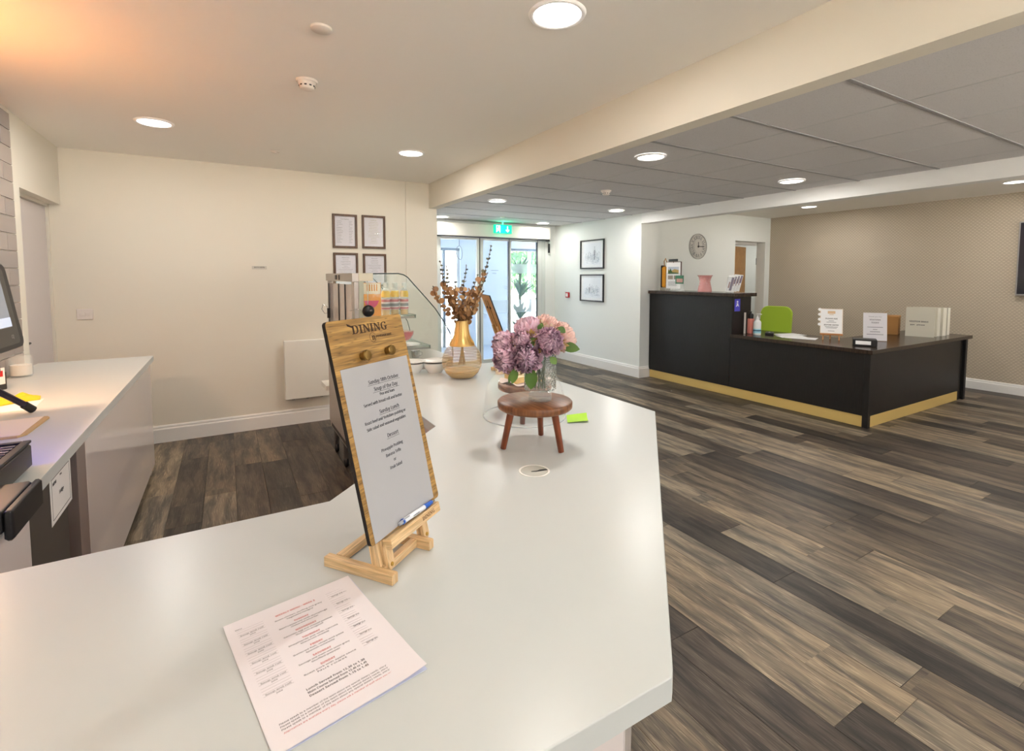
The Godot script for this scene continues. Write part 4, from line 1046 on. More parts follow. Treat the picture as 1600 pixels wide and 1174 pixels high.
func build_reception() -> void:
	var dk := wood("desk_dark", rgb(16, 15, 14), rgb(27, 24, 22), 1, 0.42, 41, 0.6)
	var dt := wood("desk_top", rgb(44, 34, 28), rgb(66, 52, 42), 1, 0.22, 42, 0.6)
	var gold := M("gold_plinth", rgb(214, 184, 112), 0.45, 0.1)
	var d := thing("reception_desk", "black L-shaped reception desk with raised counter and brass plinth", "desk")
	var z0 := -5.078
	obj("raised_front_panel", MB.new().bx(5.25, 5.275, 0.112, 1.205, z0, -3.775, 0.002), dk, d)
	obj("raised_side_panel", MB.new().bx(5.276, 5.615, 0.757, 1.205, -3.785, -3.76, 0.002), dk, d)
	obj("raised_back_panel", MB.new().bx(5.59, 5.615, 0.758, 1.205, z0, -3.786, 0.002), dk, d)
	obj("corner_post", MB.new().bx(5.246, 5.275, 0.757, 1.207, -3.775, -3.756, 0.002), dk, d)
	obj("raised_top", MB.new().bx(5.212, 5.66, 1.207, 1.25, z0 - 0.012, -3.715, 0.003), dt, d)
	obj("front_panel", MB.new().bx(5.25, 5.275, 0.112, 0.716, -3.774, -2.325, 0.002), dk, d)
	obj("corner_post", MB.new().bx(5.244, 5.292, 0.0, 0.716, -2.324, -2.272, 0.002), dk, d)
	obj("side_panel", MB.new().bx(5.293, 7.36, 0.112, 0.716, -2.30, -2.28, 0.002), dk, d)
	obj("end_panel", MB.new().bx(7.47, 7.525, 0.0, 0.716, -2.88, -2.262, 0.003), dk, d)
	obj("end_post", MB.new().bx(7.361, 7.469, 0.0, 0.716, -2.32, -2.29, 0.002), dk, d)
	obj("plinth_front", MB.new().bx(5.256, 5.272, 0.002, 0.111, z0, -2.325, 0.001), gold, d)
	obj("plinth_side", MB.new().bx(5.293, 7.36, 0.002, 0.111, -2.294, -2.283, 0.001), gold, d)
	obj("start_post", MB.new().bx(5.247, 5.276, 0.112, 1.205, z0 - 0.012, z0, 0.001), dk, d)
	# L-shaped low top, seen from above
	var flat := Transform3D(Basis(Vector3(1, 0, 0), Vector3(0, 0, -1), Vector3(0, 1, 0)), Vector3(0, 0.717, 0))
	obj("desk_top", MB.new().prism(flat, PackedVector2Array([Vector2(5.222, 2.248), Vector2(7.61, 2.248), Vector2(7.61, 2.90), Vector2(5.99, 2.90), Vector2(5.99, 5.07), Vector2(5.278, 5.07), Vector2(5.278, 3.758), Vector2(5.222, 3.758)]), 0.04, 0.003), dt, d)
	obj("modesty_panel", MB.new().bx(5.95, 5.97, 0.0, 0.716, -5.06, -2.92, 0.002), dk, d)
	var st := thing("wall_sticker", "small blue sticker with white figure on the side of the raised counter", "sticker", Vector3(5.345, 1.105, -3.7592))
	obj("sheet", MB.new().bx(-0.053, 0.053, -0.075, 0.075, 0, 0.0012), M("sticker_blue", rgb(78, 76, 200), 0.4), st)
	var sy := MB.new()
	sy.rod(Vector3(0.0, 0.04, 0.0012), Vector3(0.0, 0.04, 0.002), 0.014)
	sy.prism(Transform3D(Basis(), Vector3(0, 0, 0.0012)), PackedVector2Array([Vector2(-0.022, 0.02), Vector2(0.012, 0.022), Vector2(0.018, 0.0), Vector2(0.03, -0.015), Vector2(0.024, -0.02), Vector2(0.006, -0.004), Vector2(-0.02, -0.02), Vector2(-0.028, -0.012), Vector2(-0.008, 0.006)]), 0.0006)
	obj("print", sy, M("paper_white", rgb(244, 244, 244), 0.6), st)
	# office chair
	var ch := thing("office_chair", "lime green office chair behind the reception desk", "chair", Vector3(6.46, 0, -3.98), 0.25)
	var lime := M("lime_fabric", rgb(184, 216, 66), 0.85)
	var blk := M("black_plastic", Color.WHITE)
	obj("backrest", MB.new().prism(Transform3D(Basis(Vector3(0, 0, -1), Vector3(0.10, 1, 0).normalized(), Vector3(-1, 0.10, 0).normalized()), Vector3(0.10, 0.78, 0)), rrect(0.40, 0.52, 0.10, 8), 0.05, 0.014), lime, ch)
	obj("seat", MB.new().prism(Transform3D(Basis(Vector3(1, 0, 0), Vector3(0, 0, -1), Vector3(0, 1, 0)), Vector3(-0.14, 0.44, 0)), rrect(0.46, 0.47, 0.09, 8), 0.07, 0.02), lime, ch)
	obj("back_support", MB.new().bx(0.13, 0.155, 0.42, 0.80, -0.035, 0.035, 0.006), blk, ch)
	obj("seat_pan", MB.new().bx(-0.2, 0.155, 0.41, 0.438, -0.12, 0.12, 0.006), blk, ch)
	obj("gas_column", MB.new().rod(Vector3(-0.1, 0.10, 0), Vector3(-0.1, 0.41, 0), 0.028), M("chrome", Color.WHITE), ch)
	for k in 5:
		var dd := Vector3(cos(TAU * k / 5), 0, sin(TAU * k / 5))
		obj("leg", MB.new().rod(Vector3(-0.1, 0.11, 0), Vector3(-0.1, 0.07, 0) + dd * 0.28, 0.024, 0.016), blk, ch)
		obj("caster", MB.new().rod(Vector3(-0.1, 0.03, 0) + dd * 0.28 - dd.cross(Vector3.UP) * 0.02, Vector3(-0.1, 0.03, 0) + dd * 0.28 + dd.cross(Vector3.UP) * 0.02, 0.03), blk, ch)

func frame4(t: Node3D, f: Transform3D, w: float, h: float, b: float, depth: float, mt: Material) -> void:
	# four mitred mouldings round an opening
	for k in 4:
		var a: Transform3D = f * Transform3D(Basis(Vector3(0, 0, 1), PI / 2 * k), Vector3.ZERO)
		var ww := w if k % 2 == 0 else h
		var hh := h if k % 2 == 0 else w
		obj("moulding", MB.new().prism(a, PackedVector2Array([Vector2(-ww / 2, -hh / 2), Vector2(ww / 2, -hh / 2), Vector2(ww / 2 - b, -hh / 2 + b), Vector2(-ww / 2 + b, -hh / 2 + b)]), depth, 0.002), mt, t)

func sketch_texture(sd: int) -> ImageTexture:
	var r := RandomNumberGenerator.new()
	r.seed = sd
	var im := Image.create(256, 230, false, Image.FORMAT_RGB8)
	im.fill(rgb(232, 236, 242))
	var ln := func(a: Vector2, b: Vector2, c: Color, wob: float) -> void:
		var n := int((b - a).length() * 1.3) + 1
		var off := Vector2.ZERO
		for i in n:
			off += Vector2(r.randfn(), r.randfn()) * wob * 0.12
			var p := a.lerp(b, float(i) / n) + off
			if p.x >= 1 and p.y >= 1 and p.x < 254 and p.y < 228:
				im.set_pixel(int(p.x), int(p.y), im.get_pixel(int(p.x), int(p.y)).lerp(c, 0.75))
				im.set_pixel(int(p.x) + 1, int(p.y), im.get_pixel(int(p.x) + 1, int(p.y)).lerp(c, 0.4))
	var ink := rgb(96, 104, 118)
	var base := 170.0
	for k in 9:
		var x := 25.0 + k * 23.0 + r.randf() * 8.0
		var w := 16.0 + r.randf() * 14.0
		var h := 25.0 + r.randf() * 45.0
		for s in 2:
			ln.call(Vector2(x, base), Vector2(x, base - h), ink, 0.5)
			ln.call(Vector2(x + w, base), Vector2(x + w, base - h), ink, 0.5)
			ln.call(Vector2(x - 3, base - h), Vector2(x + w / 2, base - h - 16), ink, 0.4)
			ln.call(Vector2(x + w / 2, base - h - 16), Vector2(x + w + 3, base - h), ink, 0.4)
		for j in 10:
			var y := base - r.randf() * h
			ln.call(Vector2(x + 2, y), Vector2(x + w * r.randf(), y + 4), ink.lightened(0.3), 0.4)
	var tx := 165.0 if sd == 1 else 95.0
	var th := 95.0 if sd == 1 else 60.0
	for j in 120:
		var y := base - r.randf() * th
		ln.call(Vector2(tx - 10, y), Vector2(tx + 10, y + r.randf() * 6 - 3), rgb(92, 96, 110).lightened(r.randf() * 0.4), 0.5)
	ln.call(Vector2(tx - 10, base - th), Vector2(tx, base - th - 42), rgb(70, 74, 90), 0.3)
	ln.call(Vector2(tx + 10, base - th), Vector2(tx, base - th - 42), rgb(70, 74, 90), 0.3)
	for j in 60:
		var p := Vector2(20 + r.randf() * 210, base + 4 + r.randf() * 34)
		ln.call(p, p + Vector2(14 + r.randf() * 26, r.randf() * 3), rgb(150, 160, 178), 0.6)
	for j in 34:
		var p := Vector2(20 + r.randf() * 210, base - 50 + r.randf() * 60)
		for q in 5: ln.call(p, p + Vector2(r.randfn() * 9, r.randfn() * 9), rgb(140, 160, 178), 0.6)
	return ImageTexture.create_from_image(im)

func build_wall_things() -> void:
	# four framed certificates
	var brown := wood("frame_brown", rgb(74, 48, 28), rgb(112, 78, 48), 1, 0.45, 12, 1.0)
	var paper := M("certificate_paper", rgb(214, 212, 218), 0.7)
	var inkg := M("ink_grey", rgb(120, 118, 124), 0.7)
	var lab := ["upper left of the four brown framed certificates", "upper right brown framed certificate, with a mounted corner", "lower left brown framed certificate above the display case", "lower right brown framed certificate with window reflections"]
	var cs := [Vector2(1.054, 1.911), Vector2(1.344, 1.914), Vector2(1.056, 1.522), Vector2(1.348, 1.518)]
	for i in 4:
		var t := thing("certificate_frame", lab[i], "certificate", Vector3(cs[i].x, cs[i].y, ZF + 0.001), 0.0, "certificates in brown frames on the cream wall")
		var f := Transform3D()
		frame4(t, f, 0.242, 0.342, 0.022, 0.02, brown)
		obj("sheet", MB.new().bx(-0.10, 0.10, -0.15, 0.15, 0.002, 0.006), paper, t)
		var pm := MB.new()
		var heads := ["Food Hygiene", "Certificate", "Registration", "Insurance"]
		pm.text(face(Vector3(0, 0.122, 0.006), Vector3.RIGHT, Vector3.UP), heads[i], 0.009, bold, 0.0, 0.0004, 1, 8.0)
		for k in 14:
			var y := 0.10 - k * 0.0165
			var w := 0.04 + rng.randf() * 0.10
			if i == 0:
				pm.bx(-0.08, -0.08 + w * 0.45, y, y + 0.003, 0.006, 0.0064)
				pm.bx(0.04, 0.04 + w * 0.28, y, y + 0.003, 0.006, 0.0064)
			else:
				pm.bx(-w / 2, w / 2, y, y + 0.0026, 0.006, 0.0064)
		obj("print", pm, inkg if i != 1 else M("ink_olive", rgb(170, 164, 130), 0.7), t)
		obj("glass", MB.new().bx(-0.099, 0.099, -0.149, 0.149, 0.0085, 0.0095), pane("frame_glass", Color(1, 1, 1, 0.03)), t)
	# panel heater
	var h := thing("panel_heater", "flat white electric panel heater mounted on the far wall", "heater", Vector3(0.662, 0.55, ZF))
	var hw := M("heater_white", rgb(236, 232, 222), 0.4)
	obj("body", MB.new().box(T(0, 0, 0.065), Vector3(0.42, 0.572, 0.055), 0.008), hw, h)
	obj("wall_bracket", MB.new().bx(-0.16, -0.10, -0.22, 0.22, 0.0, 0.039).bx(0.10, 0.16, -0.22, 0.22, 0.0, 0.039), M("grid_metal", Color.WHITE), h)
	for k in 3:
		obj("bottom_clip", MB.new().bx(-0.15 + k * 0.13, -0.125 + k * 0.13, -0.295, -0.284, 0.045, 0.07, 0.002), M("clip_grey", rgb(150, 146, 140), 0.5), h)
	var lp := thing("name_plate", "small brushed metal plate with dark lettering on the far wall", "plate", Vector3(0.27, 1.536, ZF))
	obj("plate", MB.new().bx(-0.062, 0.062, -0.014, 0.014, 0.0, 0.004, 0.001), M("plate_metal", rgb(186, 180, 168), 0.35, 0.4), lp)
	obj("lettering", MB.new().text(face(Vector3(0, 0.003, 0.004), Vector3.RIGHT, Vector3.UP), "KITCHEN", 0.012, bold, 0.085), M("ink_black", Color.WHITE), lp)
	var so := thing("wall_socket", "white double switch plate on the far wall near the left doorway", "socket", Vector3(-1.006, 1.147, ZF))
	obj("plate", MB.new().bx(-0.052, 0.052, -0.043, 0.043, 0, 0.010, 0.003), M("socket_white", rgb(226, 220, 214), 0.35), so)
	obj("switch", MB.new().bx(-0.032, -0.004, -0.012, 0.012, 0.010, 0.014, 0.001), M("socket_white", Color.WHITE), so)
	obj("switch", MB.new().bx(0.004, 0.032, -0.012, 0.012, 0.010, 0.014, 0.001), M("socket_white", Color.WHITE), so)
	# two framed sketches on the right hand wall
	var blackf := M("frame_black", rgb(30, 28, 30), 0.35)
	for i in 2:
		var f := face(Vector3.ZERO, Vector3(0, 0, 1), Vector3.UP)
		f.basis = Basis(Vector3(0, 0, 1), Vector3.UP, Vector3(-1, 0, 0))
		var t := thing("framed_sketch", ["upper black framed pencil sketch of town roofs with a tall spire", "lower black framed pale sketch of a waterside building"][i], "picture", Vector3(XR - 0.001, [1.802, 1.265][i], -6.162), 0.0, "sketches in black frames on the white wall")
		var hh: float = [0.464, 0.434][i]
		frame4(t, f, 0.585, hh, 0.02, 0.025, blackf)
		obj("mount", MB.new().box(f * Transform3D(Basis(), Vector3(0, 0, 0.006)), Vector3(0.55, hh - 0.036, 0.004)), M("mount_white", rgb(238, 240, 242), 0.7), t)
		var pm := M("sketch_%d" % i, Color.WHITE, 0.7)
		pm.albedo_texture = sketch_texture(i + 1)
		var mb := MB.new()
		var w := 0.21
		var q := hh / 2 - 0.055
		mb.flat([f * Vector3(-w, q, 0.0085), f * Vector3(w, q, 0.0085), f * Vector3(w, -q, 0.0085), f * Vector3(-w, -q, 0.0085)], f.basis.z, [Vector2(0, 0), Vector2(1, 0), Vector2(1, 1), Vector2(0, 1)])
		obj("drawing", mb, pm, t)
		obj("glass", MB.new().box(f * Transform3D(Basis(), Vector3(0, 0, 0.012)), Vector3(0.546, hh - 0.04, 0.002)), pane("frame_glass", Color.WHITE), t)
	var fa := thing("fire_alarm_point", "small red fire alarm call point on the white wall left of the sketches", "fire alarm", Vector3(XR, 1.132, -6.80))
	obj("box", MB.new().bx(-0.032, 0.0, -0.045, 0.045, -0.045, 0.045, 0.004), M("alarm_red", rgb(190, 36, 40), 0.4), fa)
	obj("glass_cover", MB.new().bx(-0.036, -0.032, -0.028, 0.028, -0.03, 0.03, 0.001), M("alarm_white", rgb(232, 228, 226), 0.3), fa)
	obj("cover_hood", MB.new().bx(-0.045, 0.0, 0.046, 0.056, -0.05, 0.05, 0.003), pane("clear_glass", Color.WHITE), fa)
	# round clock
	var ck := thing("wall_clock", "round pale openwork wall clock with dark hands above the raised counter", "clock", Vector3(6.43, 1.92, ZC))
	var silver := M("clock_silver", rgb(186, 186, 182), 0.4, 0.2)
	var cd := Transform3D(Basis(Vector3.RIGHT, PI / 2), Vector3.ZERO)
	obj("face_plate", MB.new().lathe(cd, [Vector2(0, 0.002), Vector2(0.192, 0.002), Vector2(0.192, 0.012), Vector2(0, 0.012)], 48), M("clock_face", rgb(206, 202, 194), 0.6), ck)
	obj("rim", MB.new().lathe(cd, [Vector2(0.188, 0.002), Vector2(0.200, 0.002), Vector2(0.200, 0.020), Vector2(0.194, 0.024), Vector2(0.188, 0.020), Vector2(0.188, 0.002)], 56, 60.0), silver, ck)
	obj("rim", MB.new().lathe(cd, [Vector2(0.096, 0.012), Vector2(0.100, 0.012), Vector2(0.100, 0.017), Vector2(0.096, 0.017)], 40), silver, ck)
	var nums := ["XII", "I", "II", "III", "IV", "V", "VI", "VII", "VIII", "IX", "X", "XI"]
	for k in 12:
		var a := TAU * k / 12.0
		var c := Vector3(sin(a), cos(a), 0)
		obj("numeral", MB.new().text(face(c * 0.142 + Vector3(0, 0, 0.012), Vector3(cos(a), -sin(a), 0), c), nums[k], 0.052, serif, 0.0, 0.003, 1, 6.0), M("numeral_grey", rgb(150, 150, 148), 0.5), ck)
	obj("hand", MB.new().bx(-0.006, 0.006, -0.02, 0.07, 0.018, 0.021, 0.001), M("ink_black", Color.WHITE), ck)
	obj("hand", MB.new().bx(-0.02, 0.125, -0.0055, 0.0055, 0.022, 0.025, 0.001), M("ink_black", Color.WHITE), ck)
	obj("hub", MB.new().rod(Vector3(0, 0, 0.01), Vector3(0, 0, 0.028), 0.013), M("ink_black", Color.WHITE), ck)
	# screen on the papered wall
	var tv := thing("wall_screen", "black wall mounted screen cut by the right edge of the photo", "screen", Vector3(XA, 1.665, -1.29))
	obj("casing", MB.new().bx(-0.06, -0.012, -0.445, 0.445, -0.79, 0.79, 0.006), M("tv_rim", rgb(170, 168, 168), 0.35, 0.5), tv)
	obj("display", MB.new().bx(-0.0625, -0.060, -0.425, 0.43, -0.775, 0.775, 0.001), M("tv_black", rgb(40, 38, 46), 0.12), tv)
	obj("bracket", MB.new().bx(-0.012, 0.0, -0.2, 0.2, -0.2, 0.2), M("dark_metal", Color.WHITE), tv)
	# fittings on the ceilings
	var cw := M("detector_white", rgb(226, 216, 206), 0.45)
	var cp := thing("blank_cover", "flat round blank cover disc on the cream ceiling", "ceiling cover", Vector3(0.367, YC, -2.18))
	obj("disc", MB.new().lathe(Transform3D(), [Vector2(0, -0.012), Vector2(0.036, -0.012), Vector2(0.041, -0.008), Vector2(0.042, 0.0)], 32), cw, cp)
	var dts := [[Vector3(0.392, YC, -2.79), "white smoke detector on the cream ceiling below the round cover"], [Vector3(3.387, YS, -3.912), "white smoke detector on the tiled ceiling between the lights"]]
	for q in dts:
		var dt := thing("smoke_detector", q[1], "smoke detector", q[0], 0.0, "white ceiling smoke detectors")
		obj("base", MB.new().lathe(Transform3D(), [Vector2(0.0, -0.012), Vector2(0.050, -0.012), Vector2(0.053, -0.006), Vector2(0.053, 0.0)], 32), cw, dt)
		obj("chamber", MB.new().lathe(Transform3D(), [Vector2(0, -0.047), Vector2(0.03, -0.046), Vector2(0.036, -0.040), Vector2(0.040, -0.02), Vector2(0.045, -0.0121)], 32, 50.0), cw, dt)
		for k in 10:
			var a := TAU * k / 10.0
			obj("vent_slot", MB.new().box(Transform3D(Basis(Vector3.UP, -a), Vector3(cos(a), 0, sin(a)) * 0.0385 + Vector3(0, -0.031, 0)), Vector3(0.003, 0.007, 0.012), 0.001), M("ink_black", Color.WHITE), dt)
	var sp := [[Vector3(0.376, YC, -4.486), "tiny sensor dot on the cream ceiling near the far wall"], [Vector3(3.557, YS, -6.403), "tiny sensor dot on the tiled ceiling above the exit sign"]]
	for q in sp:
		var s := thing("ceiling_sensor", q[1], "sensor", q[0])
		obj("disc", MB.new().lathe(Transform3D(), [Vector2(0, -0.014), Vector2(0.012, -0.014), Vector2(0.016, -0.008), Vector2(0.034, -0.005), Vector2(0.036, 0.0)], 24), cw, s)

func easel_base(t: Node3D, o: Vector3, yaw: float, m: Material) -> void:
	var w := Vector3(cos(yaw), 0, sin(yaw))
	var f := Vector3(-sin(yaw), 0, cos(yaw))
	var up := Vector3.UP
	for s in [-0.064, 0.064]:
		bar("runner", o + w * s - f * 0.084 + up * 0.0105, o + w * s + f * 0.084 + up * 0.0105, w, 0.018, 0.021, m, t, 0.002)
	for s in [0.045, -0.060]:
		bar("cross_rail", o + f * s - w * 0.055 + up * 0.012, o + f * s + w * 0.055 + up * 0.012, f, 0.016, 0.018, m, t, 0.0015)

func build_menu_easel() -> void:
	var pine := wood("pine", rgb(208, 172, 124), rgb(228, 198, 154), 1, 0.5, 17, 1.1)
	var t := thing("menu_easel", "small pale pine tabletop easel holding the dining menu board in the foreground", "easel")
	easel_base(t, Vector3(0.259, HC, -0.990), -0.65, pine)
	var yaw := -0.636
	var tilt := 0.237
	var w := Vector3(cos(yaw), 0, sin(yaw))
	var f := Vector3(-sin(yaw), 0, cos(yaw))
	var up := Vector3.UP * cos(tilt) - f * sin(tilt)
	var B := Transform3D(Basis(w, up, w.cross(up)), Vector3(0.311, 0.95, -0.974))
	var q := func(x: float, y: float, z: float) -> Vector3: return B * Vector3(x, y, z)
	for x in [-0.072, 0.050]:
		bar("upright", q.call(x, -0.066, -0.012), q.call(x, 0.24, -0.012), w, 0.017, 0.012, pine, t, 0.003)
		obj("pivot_cheek", MB.new().prism(B * Transform3D(Basis(), Vector3(x + 0.0, -0.038, -0.005)), rrect(0.020, 0.052, 0.0095, 6), 0.008, 0.001), pine, t)
		obj("brass_screw", MB.new().lathe(B * Transform3D(Basis(Vector3.RIGHT, PI / 2), Vector3(x, -0.055, 0.003)), [Vector2(0, 0), Vector2(0.0042, 0), Vector2(0.0036, 0.0018), Vector2(0, 0.0024)], 16), M("brass", rgb(200, 160, 80), 0.3, 0.9), t)
	bar("ledge", q.call(-0.078, -0.014, 0.006), q.call(0.098, -0.014, 0.006), up, 0.021, 0.022, pine, t, 0.0015)
	obj("ledge_print", MB.new().text(B * Transform3D(Basis(), Vector3(0.052, -0.014, 0.0171)), "DINING", 0.0075, serif, 0.046), M("burnt_brown", rgb(120, 84, 50), 0.7), t)
	for x in [-0.086, 0.064]:
		bar("bracket", q.call(x, -0.064, -0.022), q.call(x + 0.004, 0.06, -0.020), w, 0.010, 0.022, pine, t, 0.002)
	var b := thing("menu_board", "oak veneer menu board lettered DINING with a white printed menu, in the foreground", "menu board")
	var oak := wood("oak_board", rgb(142, 106, 54), rgb(186, 146, 82), 0, 0.45, 23, 0.66)
	# the veneer's grain runs across the board: local y of its own frame lies along the width
	var turn := Transform3D(Basis(Vector3(0, 1, 0), Vector3(-1, 0, 0), Vector3(0, 0, 1)), Vector3(0, 0.2165, 0))
	obj("core", MB.new().prism(Transform3D(Basis(), Vector3(0, 0.2165, -0.004)), rrect(0.236, 0.433, 0.008), 0.008), M("charred_edge", rgb(26, 20, 17), 0.7), b, B)
	obj("veneer", MB.new().prism(Transform3D(), rrect(0.4326, 0.2356, 0.008), 0.0008), oak, b, B * turn * Transform3D(Basis(), Vector3(0, 0, 0.004)))
	var brown := M("burnt_dark", rgb(58, 36, 20), 0.8)
	var txt := MB.new()
	txt.text(Transform3D(Basis(), Vector3(0.005, 0.410, 0.0049)), "DINING", 0.0175, serif, 0.112, 0.0003, 1, 1.5)
	txt.prism(Transform3D(Basis(), Vector3(-0.057, 0.416, 0.0049)), PackedVector2Array([Vector2(-0.006, 0.008), Vector2(0.012, 0.001), Vector2(0.010, -0.002), Vector2(-0.004, 0.003)]), 0.0003)
	obj("title", txt, brown, b, B)
	var lg := MB.new()
	for k in 30:
		var a0 := TAU * k / 30.0 * 0.9 + 0.5
		var a1 := TAU * (k + 1) / 30.0 * 0.9 + 0.5
		lg.flat([Vector3(cos(a0) * 0.0105, sin(a0) * 0.0105, 0), Vector3(cos(a1) * 0.0105, sin(a1) * 0.0105, 0), Vector3(cos(a1) * 0.0096, sin(a1) * 0.0096, 0), Vector3(cos(a0) * 0.0096, sin(a0) * 0.0096, 0)], Vector3(0, 0, 1))
	lg.text(Transform3D(Basis(), Vector3(0.002, 0, 0)), "n", 0.012, serif)
	lg.text(Transform3D(Basis(), Vector3(0.036, 0.001, 0)), "restaurant", 0.0055, bold, 0.052)
	obj("emblem", lg, brown, b, B * Transform3D(Basis(), Vector3(0.008, 0.389, 0.0051)))
	for x in [-0.036, 0.044]:
		obj("brass_knob", MB.new().lathe(B * Transform3D(Basis(Vector3.RIGHT, PI / 2), Vector3(x, 0.354, 0.0048)), [Vector2(0, 0), Vector2(0.0085, 0), Vector2(0.0085, 0.009), Vector2(0.0112, 0.0095), Vector2(0.0115, 0.0145), Vector2(0.0100, 0.0165), Vector2(0, 0.017)], 28, 35.0), M("knob_bronze", rgb(140, 112, 62), 0.28, 0.9), b)
	var m := thing("menu_sheet", "white printed menu sheet clipped to the oak dining board", "menu")
	m.transform = B
	# the four corners as they lie on the board, a little askew
	obj("sheet", MB.new().prism(Transform3D(Basis(), Vector3(0, 0, 0.0050)), PackedVector2Array([Vector2(-0.107, 0.001), Vector2(0.097, 0.006), Vector2(0.1085, 0.3345), Vector2(-0.105, 0.3365)]), 0.0005), M("menu_paper", rgb(174, 174, 177), 0.75), m)
	var pr := MB.new()
	var P := func(x: float, y: float) -> Transform3D: return Transform3D(Basis(Vector3(0, 0, 1), -0.02), Vector3(x, y, 0.0056))
	for l in [[0.014, 0.297, "Sunday 18th October", 0.0075, true], [0.016, 0.281, "Soup of the Day", 0.0078, true], [0.016, 0.2725 - 0.004, "Pea and ham", 0.0060, false], [0.000, 0.2545, "Served with bread roll and butter", 0.0060, false], [0.012, 0.2335, "Sunday Lunch", 0.0075, true], [-0.003, 0.2195, "Roast beef and Yorkshire pudding or", 0.0058, false], [-0.004, 0.2065, "Side salad and seasonal vegetables", 0.0058, false], [0.006, 0.181, "Dessert", 0.0078, true], [-0.004, 0.157, "Pineapple Pudding", 0.0060, false], [-0.004, 0.1435, "Banana Trifle", 0.0060, false], [-0.004, 0.130, "or", 0.0060, false], [-0.004, 0.1165, "Fruit Salad", 0.0060, false]]:
		pr.text(P.call(l[0], l[1]), l[2], l[3], sans, 0.0, 0.0003, 1, 2.0)
		if l[4]:
			var hw: float = 0.0031 * str(l[2]).length() * l[3] / 0.0075
			pr.box(P.call(l[0], l[1] - l[3] * 0.85), Vector3(hw * 1.8, 0.0006, 0.0003))
	obj("print", pr, M("ink_black", Color.WHITE), m)
	# pen on the ledge
	var pn := thing("ballpoint_pen", "white ballpoint pen with blue grip lying on the easel ledge", "pen")
	pn.transform = B * Transform3D(Basis(Vector3(0, 0, 1), -0.045), Vector3(0.022, 0.0045, 0.0108))
	obj("barrel", MB.new().rod(Vector3(-0.048, 0, 0), Vector3(0.028, 0, 0), 0.0052, 0.0055, 20, 0.0008), M("pen_white", rgb(236, 238, 244), 0.25), pn)
	obj("grip", MB.new().rod(Vector3(0.028, 0, 0), Vector3(0.058, 0, 0), 0.0056, 0.0042, 20, 0.0006), M("pen_blue", rgb(30, 92, 190), 0.35), pn)
	obj("tip", MB.new().rod(Vector3(0.058, 0, 0), Vector3(0.070, 0, 0), 0.0036, 0.0008, 16), M("chrome", Color.WHITE), pn)
	obj("ring", MB.new().rod(Vector3(-0.050, 0, 0), Vector3(-0.046, 0, 0), 0.0058), M("pen_blue", Color.WHITE), pn)
	obj("push_button", MB.new().rod(Vector3(-0.062, 0, 0), Vector3(-0.050, 0, 0), 0.0036, 0.0044, 14, 0.0008), M("pen_clear", rgb(170, 172, 178), 0.15), pn)
	obj("clip", MB.new().bx(-0.068, -0.030, 0.004, 0.0054, 0.0035, 0.0062, 0.0004), M("pen_clear", Color.WHITE), pn)
	obj("print", MB.new().text(Transform3D(Basis(), Vector3(-0.008, 0.0, 0.0055)), "care home", 0.0032, sans), M("ink_grey", Color.WHITE), pn)

